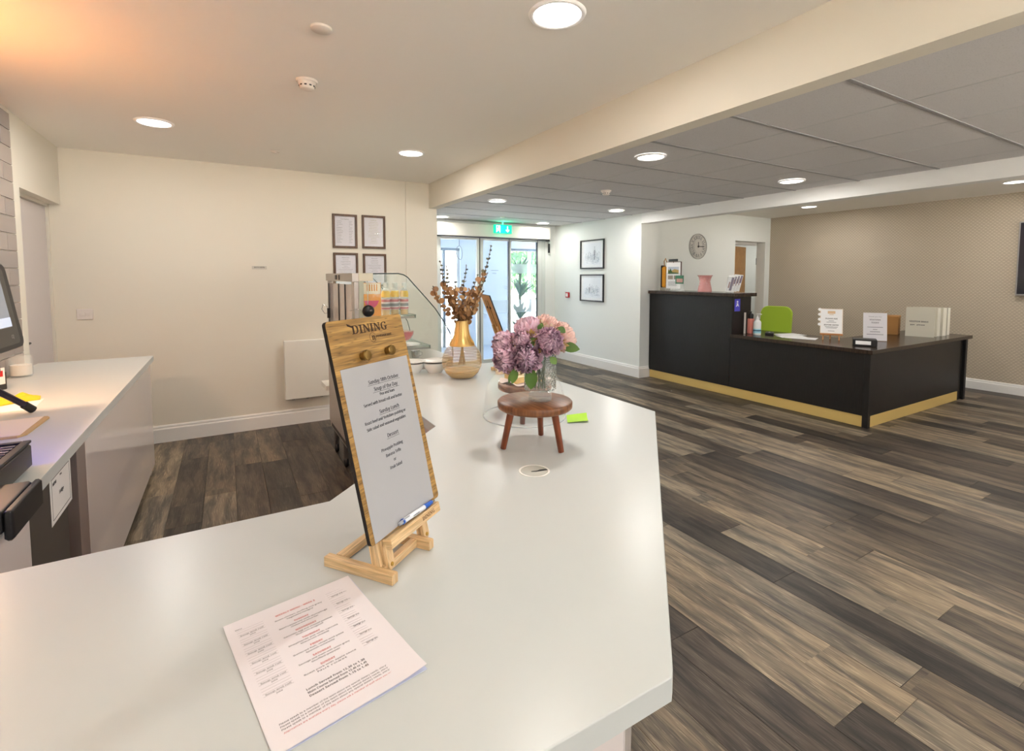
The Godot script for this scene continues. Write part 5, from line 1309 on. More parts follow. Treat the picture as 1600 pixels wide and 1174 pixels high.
func build_counter_things() -> void:
	# printed sheet in the foreground, two sheets slightly fanned
	var s := thing("printed_menu_sheet", "printed menu sheet with red and black lines lying on the white worktop nearest the camera", "paper", Vector3(0.108, HC, -0.7875), 0.187)
	var paper := M("sheet_paper", rgb(232, 226, 230), 0.7)
	obj("lower_sheet", MB.new().box(T(0.002, 0.0005, 0.001, -0.008), Vector3(0.21, 0.0006, 0.29)), M("sheet_under", rgb(206, 212, 236), 0.7), s)
	var sh := MB.new()
	for sd in [0.0, 1.0]:
		sh.patch(func(a: float, b: float) -> Vector3:
			var lift := 0.004 * pow(maxf(a - 0.75, 0.0) * 4.0, 2.0) * b + 0.0025 * pow(absf(b - 0.5) * 2.0, 6.0)
			return Vector3((a - 0.5) * 0.212, 0.0016 + lift - sd * 0.0003, (b - 0.5) * 0.292), 14, 18, Vector3.UP if sd == 0.0 else Vector3.DOWN)
	obj("sheet", sh, paper, s)
	var red := MB.new()
	var blk := MB.new()
	var thin := MB.new()
	var L := func(x: float, z: float) -> Transform3D:
		var a := x / 0.212 + 0.5
		var b := z / 0.292 + 0.5
		var lift := 0.004 * pow(maxf(a - 0.75, 0.0) * 4.0, 2.0) * b + 0.0025 * pow(absf(b - 0.5) * 2.0, 6.0)
		return Transform3D(Basis(Vector3(1, 0, 0), Vector3(0, 0, -1), Vector3(0, 1, 0)), Vector3(x, 0.00165 + lift, z))
	var dish := [["Roast chicken, stuffing and gravy", "Vegetable lasagne"], ["Beef casserole with dumplings", "Cheese and onion flan"], ["Gammon, egg and chipped potatoes", "Mushroom stroganoff"], ["Shepherds pie with carrots", "Macaroni cheese"], ["Battered fish, chips and peas", "Spanish omelette"], ["Sausage and mash with onion gravy", "Stuffed pepper"], ["Roast pork with apple sauce", "Nut roast"]]
	var days := ["MONDAY", "TUESDAY", "WEDNESDAY", "THURSDAY", "FRIDAY", "SATURDAY", "SUNDAY"]
	red.text(L.call(0.0, -0.118), "WEEKLY MENU - WEEK 2", 0.0042, bold, 0.066, 0.0001, 1, 8.0)
	blk.text(L.call(-0.088, -0.124), "Menu", 0.0026, sans, 0.0, 0.0001, 1, 10.0)
	for k in 7:
		var z := -0.108 + k * 0.0245
		if k > 0: red.text(L.call(0.0, z - 0.004), days[k], 0.0040, bold, 0.0, 0.0001, 1, 8.0)
		blk.text(L.call(0.002, z + 0.0025), dish[k][0], 0.0030, sans, 0.078, 0.0001, 1, 10.0)
		blk.text(L.call(0.002, z + 0.008), dish[k][1], 0.0030, sans, 0.044, 0.0001, 1, 10.0)
		blk.text(L.call(-0.072, z + 0.002), "Soup and roll", 0.0028, sans, 0.034, 0.0001, 1, 10.0)
		blk.text(L.call(-0.072, z + 0.0075), "juice", 0.0026, sans, 0.0, 0.0001, 1, 10.0)
		blk.text(L.call(0.076, z + 0.001), "Sponge and custard", 0.0028, sans, 0.034, 0.0001, 1, 10.0)
		for j in 4:
			thin.box(L.call(-0.072, z - 0.012 + j * 0.0055), Vector3(0.040, 0.00035, 0.0001))
			thin.box(L.call(0.074, z - 0.012 + j * 0.0055), Vector3(0.042, 0.00035, 0.0001))
	for k in 3:
		blk.text(L.call(0.0, 0.069 + k * 0.0068), ["Lunch Served from 12.30 to 1.30", "Main Course Served from 12.45 to 1.45", "Dessert Served from 1.15 to 1.45"][k], 0.0040, bold, 0.086, 0.0001, 1, 8.0)
	for k in 3:
		blk.text(L.call(0.0, 0.102 + k * 0.0052), "Please speak to a member of the team about any special dietary needs, allergies or choices", 0.0028, sans, 0.176, 0.0001, 1, 12.0)
	red.text(L.call(0.0, 0.119), "Alternatives are available every day, please ask a member of staff when you order your meal", 0.0028, sans, 0.174, 0.0001, 1, 12.0)
	obj("red_print", red, M("ink_red", rgb(198, 92, 92), 0.7), s)
	obj("black_print", blk, M("ink_soft", rgb(74, 70, 74), 0.7), s)
	obj("ruled_lines", thin, M("ink_faint", rgb(176, 168, 172), 0.7), s)
	# sticky note, disc
	var nt := thing("sticky_note", "small lime green sticky note lying on the worktop right of the wooden stool", "note", Vector3(1.217, HC, -1.560), 0.0)
	var np := MB.new()
	for sd in [0.0, 1.0]:
		np.patch(func(a: float, b: float) -> Vector3:
			var p := Vector3(1.205, 0, -1.622).lerp(Vector3(1.283, 0, -1.588), a).lerp(Vector3(1.150, 0, -1.540).lerp(Vector3(1.228, 0, -1.505), a), b) - Vector3(1.217, 0, -1.560)
			return Vector3(p.x, 0.0008 + 0.010 * pow(absf(b - 0.55) * 2.0, 2.0) * (0.4 + 0.6 * a) - sd * 0.0003, p.z), 10, 12, Vector3.UP if sd == 0.0 else Vector3.DOWN)
	obj("note", np, M("note_green", rgb(176, 226, 66), 0.7), nt)
	var dc := thing("clear_disc_sticker", "round clear sticker with pale rim and black feather mark on the worktop before the stool", "sticker", Vector3(0.778, HC, -1.206))
	obj("disc", MB.new().lathe(Transform3D(), [Vector2(0.0, 0.0), Vector2(0.044, 0.0), Vector2(0.044, 0.0008), Vector2(0.0, 0.0008)], 40), pane("disc_clear", Color(0.95, 0.94, 0.9, 0.35), 0.2), dc)
	obj("rim", MB.new().lathe(Transform3D(), [Vector2(0.041, 0.0008), Vector2(0.0465, 0.0008), Vector2(0.0465, 0.0016), Vector2(0.041, 0.0016), Vector2(0.041, 0.0008)], 40), M("disc_rim", rgb(246, 244, 238), 0.4), dc)
	obj("feather_mark", MB.new().prism(Transform3D(Basis(Vector3(0.84, 0, 0.54), Vector3(0.54, 0, -0.84), Vector3(0, 1, 0)), Vector3(0.016, 0.001, 0.006)), PackedVector2Array([Vector2(-0.026, -0.010), Vector2(-0.010, -0.009), Vector2(0.006, -0.002), Vector2(0.02, 0.004), Vector2(0.024, 0.009), Vector2(0.014, 0.012), Vector2(0.0, 0.007), Vector2(-0.008, -0.002), Vector2(-0.024, -0.007)]), 0.0006), M("ink_black", Color.WHITE), dc)
	# stool with the glass vase of peonies
	make_stool(Vector3(0.900, HC, -1.393), 0.128, 0.160, [Vector3(0.788, 0, -1.416), Vector3(0.938, 0, -1.290), Vector3(0.980, 0, -1.475)], "round dark wooden three-legged stool carrying the vase of peonies")
	build_peonies(Vector3(0.914, HC + 0.160, -1.382))
	# dome over a second stool with cake
	var C := Vector3(1.062, HC, -1.722)
	make_stool(C, 0.112, 0.140, [Vector3(0.988, 0, -1.618), Vector3(1.165, 0, -1.68), Vector3(1.05, 0, -1.83)], "small dark wooden stool under the clear glass dome behind the peonies")
	var dy := thing("paper_doily", "pale pink paper lining draped over the wooden stool inside the glass dome", "paper", C + Vector3(0.012, 0.1405, -0.008))
	var dm := MB.new()
	for sd in [0.0, 1.0]:
		dm.patch(func(a: float, b: float) -> Vector3:
			var r := 0.104 * b * (1.0 + 0.08 * sin(a * TAU * 4.0))
			return Vector3(cos(a * TAU) * r, 0.001 - 0.0 * b - sd * 0.0004 + 0.006 * b * b * (1.0 + sin(a * TAU * 7.0)), sin(a * TAU) * r), 56, 6, Vector3.UP if sd == 0.0 else Vector3.DOWN)
	obj("sheet", dm, M("doily_pink", rgb(232, 214, 206), 0.8), dy)
	var k := 0
	for q in [[-0.05, 0.02, 0.3], [0.0, -0.03, 1.2], [0.03, 0.045, -0.4], [0.06, -0.02, 0.9], [-0.04, -0.05, 2.0]]:
		var cake := thing("sponge_slice", ["yellow sponge slice at the front left under the glass dome", "yellow sponge slice in the middle under the glass dome", "yellow sponge slice at the front right under the glass dome", "yellow sponge slice at the right rim under the glass dome", "yellow sponge slice at the back under the glass dome"][k], "cake", C + Vector3(0.012 + q[0], 0.143, -0.008 + q[1]), q[2], "yellow cake slices under the glass dome")
		obj("sponge", MB.new().box(T(0, 0.013, 0), Vector3(0.062, 0.024, 0.030), 0.004), M("sponge_yellow", rgb(230, 192, 110), 0.85), cake)
		obj("icing", MB.new().box(T(0, 0.0262, 0), Vector3(0.060, 0.003, 0.028), 0.0012), M("icing_pale", rgb(244, 226, 170), 0.6), cake)
		k += 1
	var dome := thing("glass_dome", "clear glass cake dome on the worktop behind the peonies", "dome", C)
	var pr := [Vector2(0.172, 0.001), Vector2(0.172, 0.05), Vector2(0.165, 0.10), Vector2(0.148, 0.145), Vector2(0.115, 0.19), Vector2(0.07, 0.22), Vector2(0.02, 0.233), Vector2(0, 0.234)]
	var inn := [Vector2(0.0, 0.231), Vector2(0.02, 0.230), Vector2(0.069, 0.217), Vector2(0.113, 0.187), Vector2(0.1455, 0.1435), Vector2(0.162, 0.099), Vector2(0.169, 0.05), Vector2(0.169, 0.001), Vector2(0.172, 0.001)]
	obj("glass", MB.new().lathe(Transform3D(), pr + inn, 56, 50.0), pane("dome_glass", Color(0.96, 0.98, 0.98, 0.05)), dome)
	obj("rim", MB.new().lathe(Transform3D(), [Vector2(0.169, 0.0), Vector2(0.1745, 0.0), Vector2(0.1745, 0.004), Vector2(0.169, 0.004)], 56), pane("rim_glass", Color(0.95, 0.97, 0.96, 0.30)), dome)
	obj("handle", MB.new().lathe(T(0, 0.233, 0), [Vector2(0.012, 0), Vector2(0.010, 0.012), Vector2(0.018, 0.026), Vector2(0.014, 0.038), Vector2(0, 0.042)], 24, 70.0), pane("rim_glass", Color.WHITE), dome)
	build_gold_vase(Vector3(1.154, HC, -2.557))
	build_second_easel()

func make_stool(at: Vector3, r: float, h: float, feet: Array, label: String) -> void:
	var t := thing("wooden_stool", label, "stool", at, 0.0, "small wooden display stools")
	var m := wood("stool_wood", rgb(104, 62, 34), rgb(150, 98, 58), 1, 0.35, 51, 1.0)
	var lm := wood("stool_leg", rgb(112, 52, 26), rgb(146, 76, 40), 1, 0.32, 52, 1.0)
	obj("top", MB.new().lathe(Transform3D(), [Vector2(0, h - 0.027), Vector2(r - 0.006, h - 0.027), Vector2(r, h - 0.021), Vector2(r, h - 0.004), Vector2(r - 0.004, h), Vector2(0, h)], 56, 50.0), m, t)
	for p in feet:
		var q: Vector3 = Vector3(p.x - at.x, 0, p.z - at.z)
		var a := q + Vector3(0, 0.001, 0)
		var b := q * 0.74 + Vector3(0, h - 0.026, 0)
		bar_round("leg", a, b, 0.0098, 0.0125, lm, t)

func bar_round(called: String, a: Vector3, b: Vector3, r0: float, r1: float, m: Material, t: Node3D) -> void:
	var y := (b - a).normalized()
	var x := y.cross(Vector3(0, 0, 1)).normalized()
	var l := (b - a).length()
	obj(called, MB.new().lathe(Transform3D(), [Vector2(0, 0), Vector2(r0 - 0.002, 0), Vector2(r0, 0.002), Vector2(r1, l), Vector2(0, l)], 20, 60.0), m, t, Transform3D(Basis(x, y, x.cross(y)), a))

func clear_solid() -> StandardMaterial3D:
	var m := M("relief_glass", Color(0.92, 0.95, 0.95, 0.0), 0.03)
	m.refraction_enabled = true
	m.refraction_scale = 0.045
	return m

func petal(mb: MB, rad: float, top: float, az: float, half: float, sd: int) -> void:
	# a piece of a sphere shell from the stalk up to the polar angle top, ruffled at its rim
	var ph := float(sd) * 1.7
	for side in [0.0, 1.0]:
		mb.patch(func(a: float, b: float) -> Vector3:
			var s := a * 2.0 - 1.0
			var pol := lerpf(PI * 0.93, top, b) + 0.10 * s * s * b
			var ww := half * (0.35 + 0.65 * sin(minf(b * 1.25, 1.0) * PI / 2))
			var azz := az + s * ww
			var ruff := 1.0 + b * b * (0.13 * sin(s * 5.0 + ph) + 0.07 * sin(s * 12.0 + ph * 2.0))
			var rr: float = rad * (0.66 + 0.34 * b * b * b) * ruff - side * 0.0005
			pol += 0.12 * b * b * sin(s * 8.0 + ph * 3.0)
			return Vector3(sin(pol) * cos(azz), cos(pol), sin(pol) * sin(azz)) * rr, 9, 7)

# pale-edged silk petals; shade at the foot and rim highlight painted into the gradient
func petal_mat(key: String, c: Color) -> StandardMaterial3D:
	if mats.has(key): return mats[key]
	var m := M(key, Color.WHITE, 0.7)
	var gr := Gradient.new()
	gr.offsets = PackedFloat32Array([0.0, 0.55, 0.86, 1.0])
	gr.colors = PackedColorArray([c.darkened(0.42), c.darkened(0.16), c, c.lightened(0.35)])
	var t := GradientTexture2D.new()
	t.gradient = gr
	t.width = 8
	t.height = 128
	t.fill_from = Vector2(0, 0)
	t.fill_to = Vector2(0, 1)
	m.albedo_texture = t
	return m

func peony_mesh(r: float, inner: bool, sd: int) -> MB:
	var mb := MB.new()
	var g := RandomNumberGenerator.new()
	g.seed = sd * 77 + 5
	var rings := [[1.02, 1.75, 6, 0.70], [0.98, 1.40, 7, 0.58]]
	if inner: rings = [[0.99, 1.22, 8, 0.46], [0.97, 1.03, 9, 0.40], [0.94, 0.85, 9, 0.37], [0.91, 0.68, 9, 0.36], [0.89, 0.52, 9, 0.38], [0.86, 0.37, 8, 0.44], [0.83, 0.23, 6, 0.55], [0.80, 0.10, 5, 0.7]]
	for q in rings:
		var off := g.randf() * TAU
		for k in q[2]:
			petal(mb, r * q[0] * (0.96 + g.randf() * 0.08), q[1] + g.randf_range(-0.18, 0.18), off + TAU * k / q[2] + g.randf_range(-0.15, 0.15), q[3] * g.randf_range(0.85, 1.2), g.randi() % 40)
	return mb

func build_peonies(base: Vector3) -> void:
	var v := thing("textured_glass_vase", "clear textured glass vase of peonies on the wooden stool", "vase", base)
	var glass := pane("ribbed_glass", Color(0.90, 0.94, 0.94, 0.05))
	var pr := [Vector2(0, 0.0), Vector2(0.036, 0.0), Vector2(0.0395, 0.003), Vector2(0.0395, 0.014), Vector2(0.037, 0.018), Vector2(0.039, 0.022), Vector2(0.049, 0.030), Vector2(0.0525, 0.036), Vector2(0.0525, 0.165), Vector2(0.0505, 0.167), Vector2(0.0485, 0.165), Vector2(0.0485, 0.038), Vector2(0.043, 0.032), Vector2(0, 0.030)]
	obj("vessel", MB.new().lathe(Transform3D(), pr.slice(6), 44, 40.0), glass, v)
	obj("foot", MB.new().lathe(Transform3D(), pr.slice(0, 6) + [Vector2(0.0, 0.022)], 44, 40.0), pane("foot_glass", Color(0.90, 0.93, 0.92, 0.22)), v)
	# hammered relief: rows of small raised dashes
	var rel := MB.new()
	var g := RandomNumberGenerator.new()
	g.seed = 9
	for i in 17:
		for k in 22:
			if g.randf() < 0.2: continue
			var a := TAU * (k + 0.5 * (i % 2) + g.randf() * 0.3) / 22
			var y := 0.042 + i * 0.0072
			rel.box(Transform3D(Basis(Vector3.UP, -a), Vector3(cos(a) * 0.0526, y, sin(a) * 0.0526)), Vector3(0.0034, 0.0064, 0.009 + g.randf() * 0.004), 0.0016)
	var ro := obj("relief", rel, clear_solid(), v)
	ro.set_meta("kind", "stuff")
	# right and towards the eye, as seen at this spot
	var right := Vector3(0.845, 0, 0.535)
	var eye := Vector3(-0.535, 0.12, 0.845)
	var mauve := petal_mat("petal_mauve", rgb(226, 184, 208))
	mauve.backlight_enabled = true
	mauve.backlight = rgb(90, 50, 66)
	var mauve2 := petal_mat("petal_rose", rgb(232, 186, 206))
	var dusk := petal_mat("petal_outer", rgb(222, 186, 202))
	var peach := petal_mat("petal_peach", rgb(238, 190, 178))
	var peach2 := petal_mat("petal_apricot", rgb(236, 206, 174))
	var gold := M("petal_gold", rgb(206, 174, 112), 0.7)
	var stemm := M("stem_dark", rgb(84, 98, 60), 0.6)
	var leafm := [M("peony_leaf", rgb(78, 112, 38), 0.5), M("peony_leaf_b", rgb(98, 132, 52), 0.5)]
	var ax := Vector3(0.895, 0, -1.40)
	var list := [
		[-0.020, 1.182, 0.062, 0.050, 0, "large mauve peony at the front, lowest in the middle of the bunch", 1.5],
		[0.052, 1.237, 0.050, 0.047, 0, "mauve peony facing right, above the glass vase", 1.2],
		[-0.088, 1.178, 0.035, 0.045, 1, "rose mauve peony at the lower left of the bunch", 1.2],
		[-0.036, 1.243, 0.050, 0.030, 1, "half-closed small mauve bud above the front peony", 0.5],
		[-0.096, 1.228, 0.0, 0.044, 1, "rose peony at the left edge of the bunch", 0.8],
		[-0.014, 1.276, -0.015, 0.050, 1, "wide rose peony across the top of the bunch", 0.2],
		[0.048, 1.290, -0.040, 0.042, 3, "apricot pink peony at the top right behind the others", 0.1],
		[0.100, 1.252, -0.030, 0.050, 2, "peach peony at the right edge of the bunch", 0.2]]
	var n := 0
	for q in list:
		var c: Vector3 = ax + right * q[0] + Vector3.UP * q[1] + eye * q[2]
		var ctr := ax + Vector3.UP * 1.20
		var nrm: Vector3 = ((c - ctr).normalized() + Vector3(eye.x, 0.15, eye.z) * q[6]).normalized()
		var t := thing("peony", q[5], "flower", c, 0.0, "silk peonies in the glass vase")
		var x := nrm.cross(Vector3(0.3, 0.1, 0.9)).normalized()
		var b := Transform3D(Basis(x, nrm, x.cross(nrm)), Vector3.ZERO)
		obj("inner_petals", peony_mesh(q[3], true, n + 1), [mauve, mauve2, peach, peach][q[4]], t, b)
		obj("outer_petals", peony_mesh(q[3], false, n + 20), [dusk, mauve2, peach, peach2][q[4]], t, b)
		var fringe := MB.new()
		for k in 2: petal(fringe, q[3] * 1.03, 1.5, 1.0 + k * 2.6 + n, 0.4, n + k)
		obj("faded_petals", fringe, gold, t, b)
		# stem down into the vase
		var foot := base + Vector3(0, 0.04, 0) + right * (0.018 * (n % 4 - 1.5) / 1.5) + eye * 0.01 * ((n % 3) - 1)
		var mouth := base + Vector3(0, 0.16, 0) + right * (0.02 * (n % 3 - 1)) 
		obj("stem", MB.new().tube([foot - c, (mouth - c), (mouth + Vector3(0, 0.02, 0)).lerp(c, 0.4) - c, -nrm * q[3] * 0.8], 0.0028, 8), stemm, t)
		n += 1
	# leaves spread below the blooms
	var lv := [[-0.005, 1.150, 0.070, -0.005, -1.0, 0.07, 0.042, "broad green leaf hanging over the front of the glass vase"], [-0.055, 1.150, 0.055, -0.25, -1.0, 0.055, 0.028, "green leaf hanging at the left of the vase rim"], [0.095, 1.222, 0.0, 1.0, -0.15, 0.065, 0.036, "green leaf pointing right below the peach peony"], [0.058, 1.185, 0.05, 0.5, -0.5, 0.03, 0.025, "short green leaf under the right mauve peony"], [0.022, 1.270, 0.03, 0.2, 0.7, 0.03, 0.022, "small green leaf between the upper peonies"], [-0.005, 1.225, 0.05, 0.3, 0.4, 0.03, 0.03, "dark green leaf in the gap between the mauve peonies"], [0.085, 1.285, 0.02, 0.8, -0.5, 0.03, 0.022, "small green leaf beside the peach peony"], [-0.075, 1.130, 0.05, -0.1, -1.0, 0.035, 0.010, "narrow green leaf hanging below the lower left peony"]]
	var k := 0
	for q in lv:
		var c: Vector3 = ax + right * q[0] + Vector3.UP * q[1] + eye * q[2]
		var dir: Vector3 = (right * q[3] + Vector3.UP * q[4] + eye * 0.15).normalized()
		var up := (eye + Vector3.UP * 0.3)
		up = (up - dir * up.dot(dir)).normalized()
		var t := thing("peony_leaf", q[7], "leaf", c, 0.0, "leaves of the silk peonies")
		obj("blade", leaf_mesh(q[5], q[6], 0.008, 0.2, 0.8), leafm[k % 2], t, Transform3D(Basis(up.cross(dir), up, dir), Vector3.ZERO))
		var st := ax + Vector3.UP * 1.205
		obj("stalk", MB.new().tube([Vector3.ZERO, (st - c) * 0.5 - eye * 0.01, (st - c)], 0.0013, 6), stemm, t)
		k += 1

func build_gold_vase(base: Vector3) -> void:
	var v := thing("gold_neck_vase", "round amber glass vase with gold neck holding dried stems", "vase", base)
	var amber := pane("amber_glass", Color(0.84, 0.72, 0.50, 0.32), 0.05)
	var outer := [Vector2(0, 0.0), Vector2(0.056, 0.0), Vector2(0.070, 0.006), Vector2(0.093, 0.030), Vector2(0.110, 0.065), Vector2(0.115, 0.095), Vector2(0.110, 0.128), Vector2(0.096, 0.160), Vector2(0.078, 0.182), Vector2(0.070, 0.190)]
	obj("glass", MB.new().lathe(Transform3D(), outer, 52, 50.0), amber, v)
	# fine horizontal ripples blown into the glass
	for k in 9:
		var y := 0.034 + k * 0.017
		var r := 0.0
		for i in outer.size() - 1:
			if y >= outer[i].y and y <= outer[i + 1].y: r = lerpf(outer[i].x, outer[i + 1].x, (y - outer[i].y) / (outer[i + 1].y - outer[i].y))
		obj("ripple", MB.new().lathe(Transform3D(), [Vector2(r, y - 0.003), Vector2(r + 0.0012, y), Vector2(r, y + 0.003)], 52), amber, v)
	obj("sand", MB.new().lathe(Transform3D(), [Vector2(0, 0.003), Vector2(0.066, 0.006), Vector2(0.089, 0.030), Vector2(0.098, 0.046), Vector2(0.0, 0.050)], 44, 60.0), M("amber_fill", rgb(216, 190, 146), 0.5), v)
	var gm := M("gold_metal", rgb(222, 186, 118), 0.3, 0.85)
	obj("neck", MB.new().lathe(Transform3D(), [Vector2(0.0715, 0.186), Vector2(0.074, 0.188), Vector2(0.070, 0.200), Vector2(0.055, 0.222), Vector2(0.045, 0.246), Vector2(0.039, 0.280), Vector2(0.036, 0.325), Vector2(0.036, 0.328), Vector2(0.033, 0.328), Vector2(0.033, 0.30), Vector2(0.036, 0.27), Vector2(0.052, 0.22), Vector2(0.068, 0.19)], 48, 50.0), gm, v)
	for k in 22:
		var a := TAU * k / 22
		var rib := []
		for q in [Vector2(0.069, 0.202), Vector2(0.0545, 0.224), Vector2(0.0445, 0.248), Vector2(0.0385, 0.282), Vector2(0.0358, 0.324)]: rib.append(Vector3(cos(a) * q.x, q.y, sin(a) * q.x))
		obj("neck_rib", MB.new().tube(rib, 0.0016, 6), gm, v)
	# dried eucalyptus
	var right := Vector3(0.911, 0, 0.411)
	var eye := Vector3(-0.411, 0, 0.911)
	var bm := [M("leaf_bronze", rgb(172, 128, 84), 0.5), M("leaf_tan", rgb(196, 154, 106), 0.5), M("leaf_brown", rgb(146, 106, 70), 0.5)]
	var gm2 := [M("leaf_slate", rgb(70, 74, 66), 0.55), M("leaf_olive", rgb(112, 108, 80), 0.55)]
	var stem := M("twig_brown", rgb(110, 82, 54), 0.7)
	var big := round_leaf(0.0165)
	var small := round_leaf(0.0105)
	var g := RandomNumberGenerator.new()
	g.seed = 12
	var tips := [[-0.125, 1.545, 0.02, "tall dried stem leaning furthest left but one, dark at its tip"], [-0.165, 1.405, 0.05, "short dried stem leaning furthest left over the case glass"], [-0.095, 1.52, -0.03, "thin dried stem left of the middle with pale bronze leaves"], [-0.040, 1.43, 0.05, "short bronze dried stem at the front left of the vase"], [0.020, 1.525, 0.0, "straight dried stem with slate tip rising in the middle"], [0.055, 1.40, 0.06, "short bronze dried stem at the front right of the vase"], [0.085, 1.47, -0.02, "dried stem right of the middle with olive tip"], [0.165, 1.635, 0.0, "tallest dried stem, leaning right with a dark feathery tip"], [0.140, 1.48, 0.03, "dried stem leaning right below the tallest one"], [0.125, 1.375, -0.05, "short dried stem leaning right behind the gold neck"], [-0.07, 1.36, -0.05, "short bronze dried stem leaning left behind the neck"], [0.01, 1.36, 0.07, "lowest bronze dried stem at the front of the gold neck"]]
	for q in tips:
		var t := thing("dried_stem", q[3], "dried stem", base, 0.0, "dried eucalyptus stems in the gold vase")
		var tip: Vector3 = right * q[0] + eye * q[2] + Vector3.UP * (q[1] - HC)
		var foot := Vector3(-tip.x * 0.12, 0.075, -tip.z * 0.12)
		var neck := Vector3(tip.x * 0.10, 0.30, tip.z * 0.10)
		var pts := []
		for i in 13:
			var u := i / 12.0
			var p := neck.lerp(tip, u)
			p += (right * q[0] * 0.10) * sin(u * PI) + Vector3(0.006 * sin(u * 7.0 + q[1] * 9.0), 0, 0.006 * cos(u * 6.0))
			pts.append(p)
		obj("twig", MB.new().tube([foot] + pts, 0.0018, 6), stem, t)
		var tall: bool = q[1] > 1.45
		var num: int = int((q[1] - 1.14) * 40.0)
		for i in num:
			var u := (i + 0.6) / num
			var fi := u * 12.0
			var p: Vector3 = pts[int(fi)].lerp(pts[mini(int(fi) + 1, 12)], fi - int(fi))
			var upper: bool = u > (0.62 if tall else 0.86)
			for sd in [0, 1]:
				var a: float = i * 1.9 + sd * PI + g.randf() * 0.6
				var out := Vector3(cos(a), 0.3 + g.randf() * 0.9, sin(a)).normalized()
				var nrm := Vector3(g.randfn() * 0.6 - 0.3, 0.8, g.randfn() * 0.6 + 0.7)
				nrm = (nrm - out * nrm.dot(out)).normalized()
				var sc := g.randf_range(0.75, 1.15)
				if upper: sc *= lerpf(1.0, 0.45, (u - 0.6) / 0.4)
				obj("leaf", small if upper else big, (gm2[g.randi() % 2] if upper else bm[g.randi() % 3]), t, Transform3D(Basis(nrm.cross(out), nrm, out).scaled_local(Vector3.ONE * sc), p))

func round_leaf(r: float) -> ArrayMesh:
	var mb := MB.new()
	for sd in [0.0, 1.0]:
		mb.patch(func(s: float, t: float) -> Vector3:
			var z := t * 2.0 * r
			var w := sqrt(maxf(0.0, 1.0 - pow(t * 2.0 - 1.0, 2.0))) * r * 0.92
			var x := (s * 2.0 - 1.0) * w
			return Vector3(x, absf(x) * 0.15 + 0.08 * z * z / r - sd * 0.0005, z), 4, 6, Vector3.UP if sd == 0.0 else Vector3.DOWN)
	return mb.mesh()

func build_second_easel() -> void:
	var pine := wood("pine", Color.WHITE, Color.WHITE, 1)
	var o := Vector3(1.46, HC, -2.575)
	var w := Vector3(-0.2605, 0, 0.9655)       # along the board's width, towards the camera
	var f := Vector3(0.9655, 0, 0.2605)        # the way the board faces
	var t := thing("menu_easel", "pale pine easel at the far end of the worktop behind the gold vase", "easel")
	easel_base(t, o, atan2(-w.z, -w.x), pine)
	var tilt := 0.36
	var up := Vector3.UP * cos(tilt) - f * sin(tilt)
	var B := Transform3D(Basis(w, up, w.cross(up)), o + Vector3.UP * 0.065 + f * 0.02)
	if B.basis.z.dot(f) < 0.0: B.basis = Basis(-w, up, (-w).cross(up))
	var wx := B.basis.x
	for x in [-0.06, 0.06]:
		bar("upright", B * Vector3(x, -0.055, -0.012), B * Vector3(x, 0.24, -0.012), wx, 0.017, 0.012, pine, t, 0.003)
	bar("ledge", B * Vector3(-0.088, -0.012, 0.006), B * Vector3(0.088, -0.012, 0.006), up, 0.021, 0.022, pine, t, 0.0015)
	var b := thing("menu_board", "oak board seen from behind on the far easel, right of the gold vase", "menu board")
	var oak := wood("oak_board", Color.WHITE, Color.WHITE, 0)
	obj("core", MB.new().prism(Transform3D(Basis(), Vector3(0, 0.2165, -0.004)), rrect(0.236, 0.433, 0.008), 0.008), M("charred_edge", Color.WHITE), b, B)
	obj("veneer", MB.new().prism(Transform3D(Basis(), Vector3(0, 0, -0.0008)), rrect(0.2356, 0.4326, 0.008), 0.0008), M("oak_back", rgb(196, 142, 78), 0.5), b, B * Transform3D(Basis(), Vector3(0, 0.2165, -0.004)))
	obj("backing_strip", MB.new().bx(-0.03, -0.018, 0.03, 0.40, -0.0085, -0.0048, 0.001), oak, b, B)
	obj("backing_strip", MB.new().bx(0.035, 0.047, 0.03, 0.40, -0.0085, -0.0048, 0.001), oak, b, B)
	for x in [-0.04, 0.04]:
		obj("screw_head", MB.new().rod(B * Vector3(x, 0.354, -0.0048), B * Vector3(x, 0.354, -0.010), 0.008), M("ink_black", Color.WHITE), b)

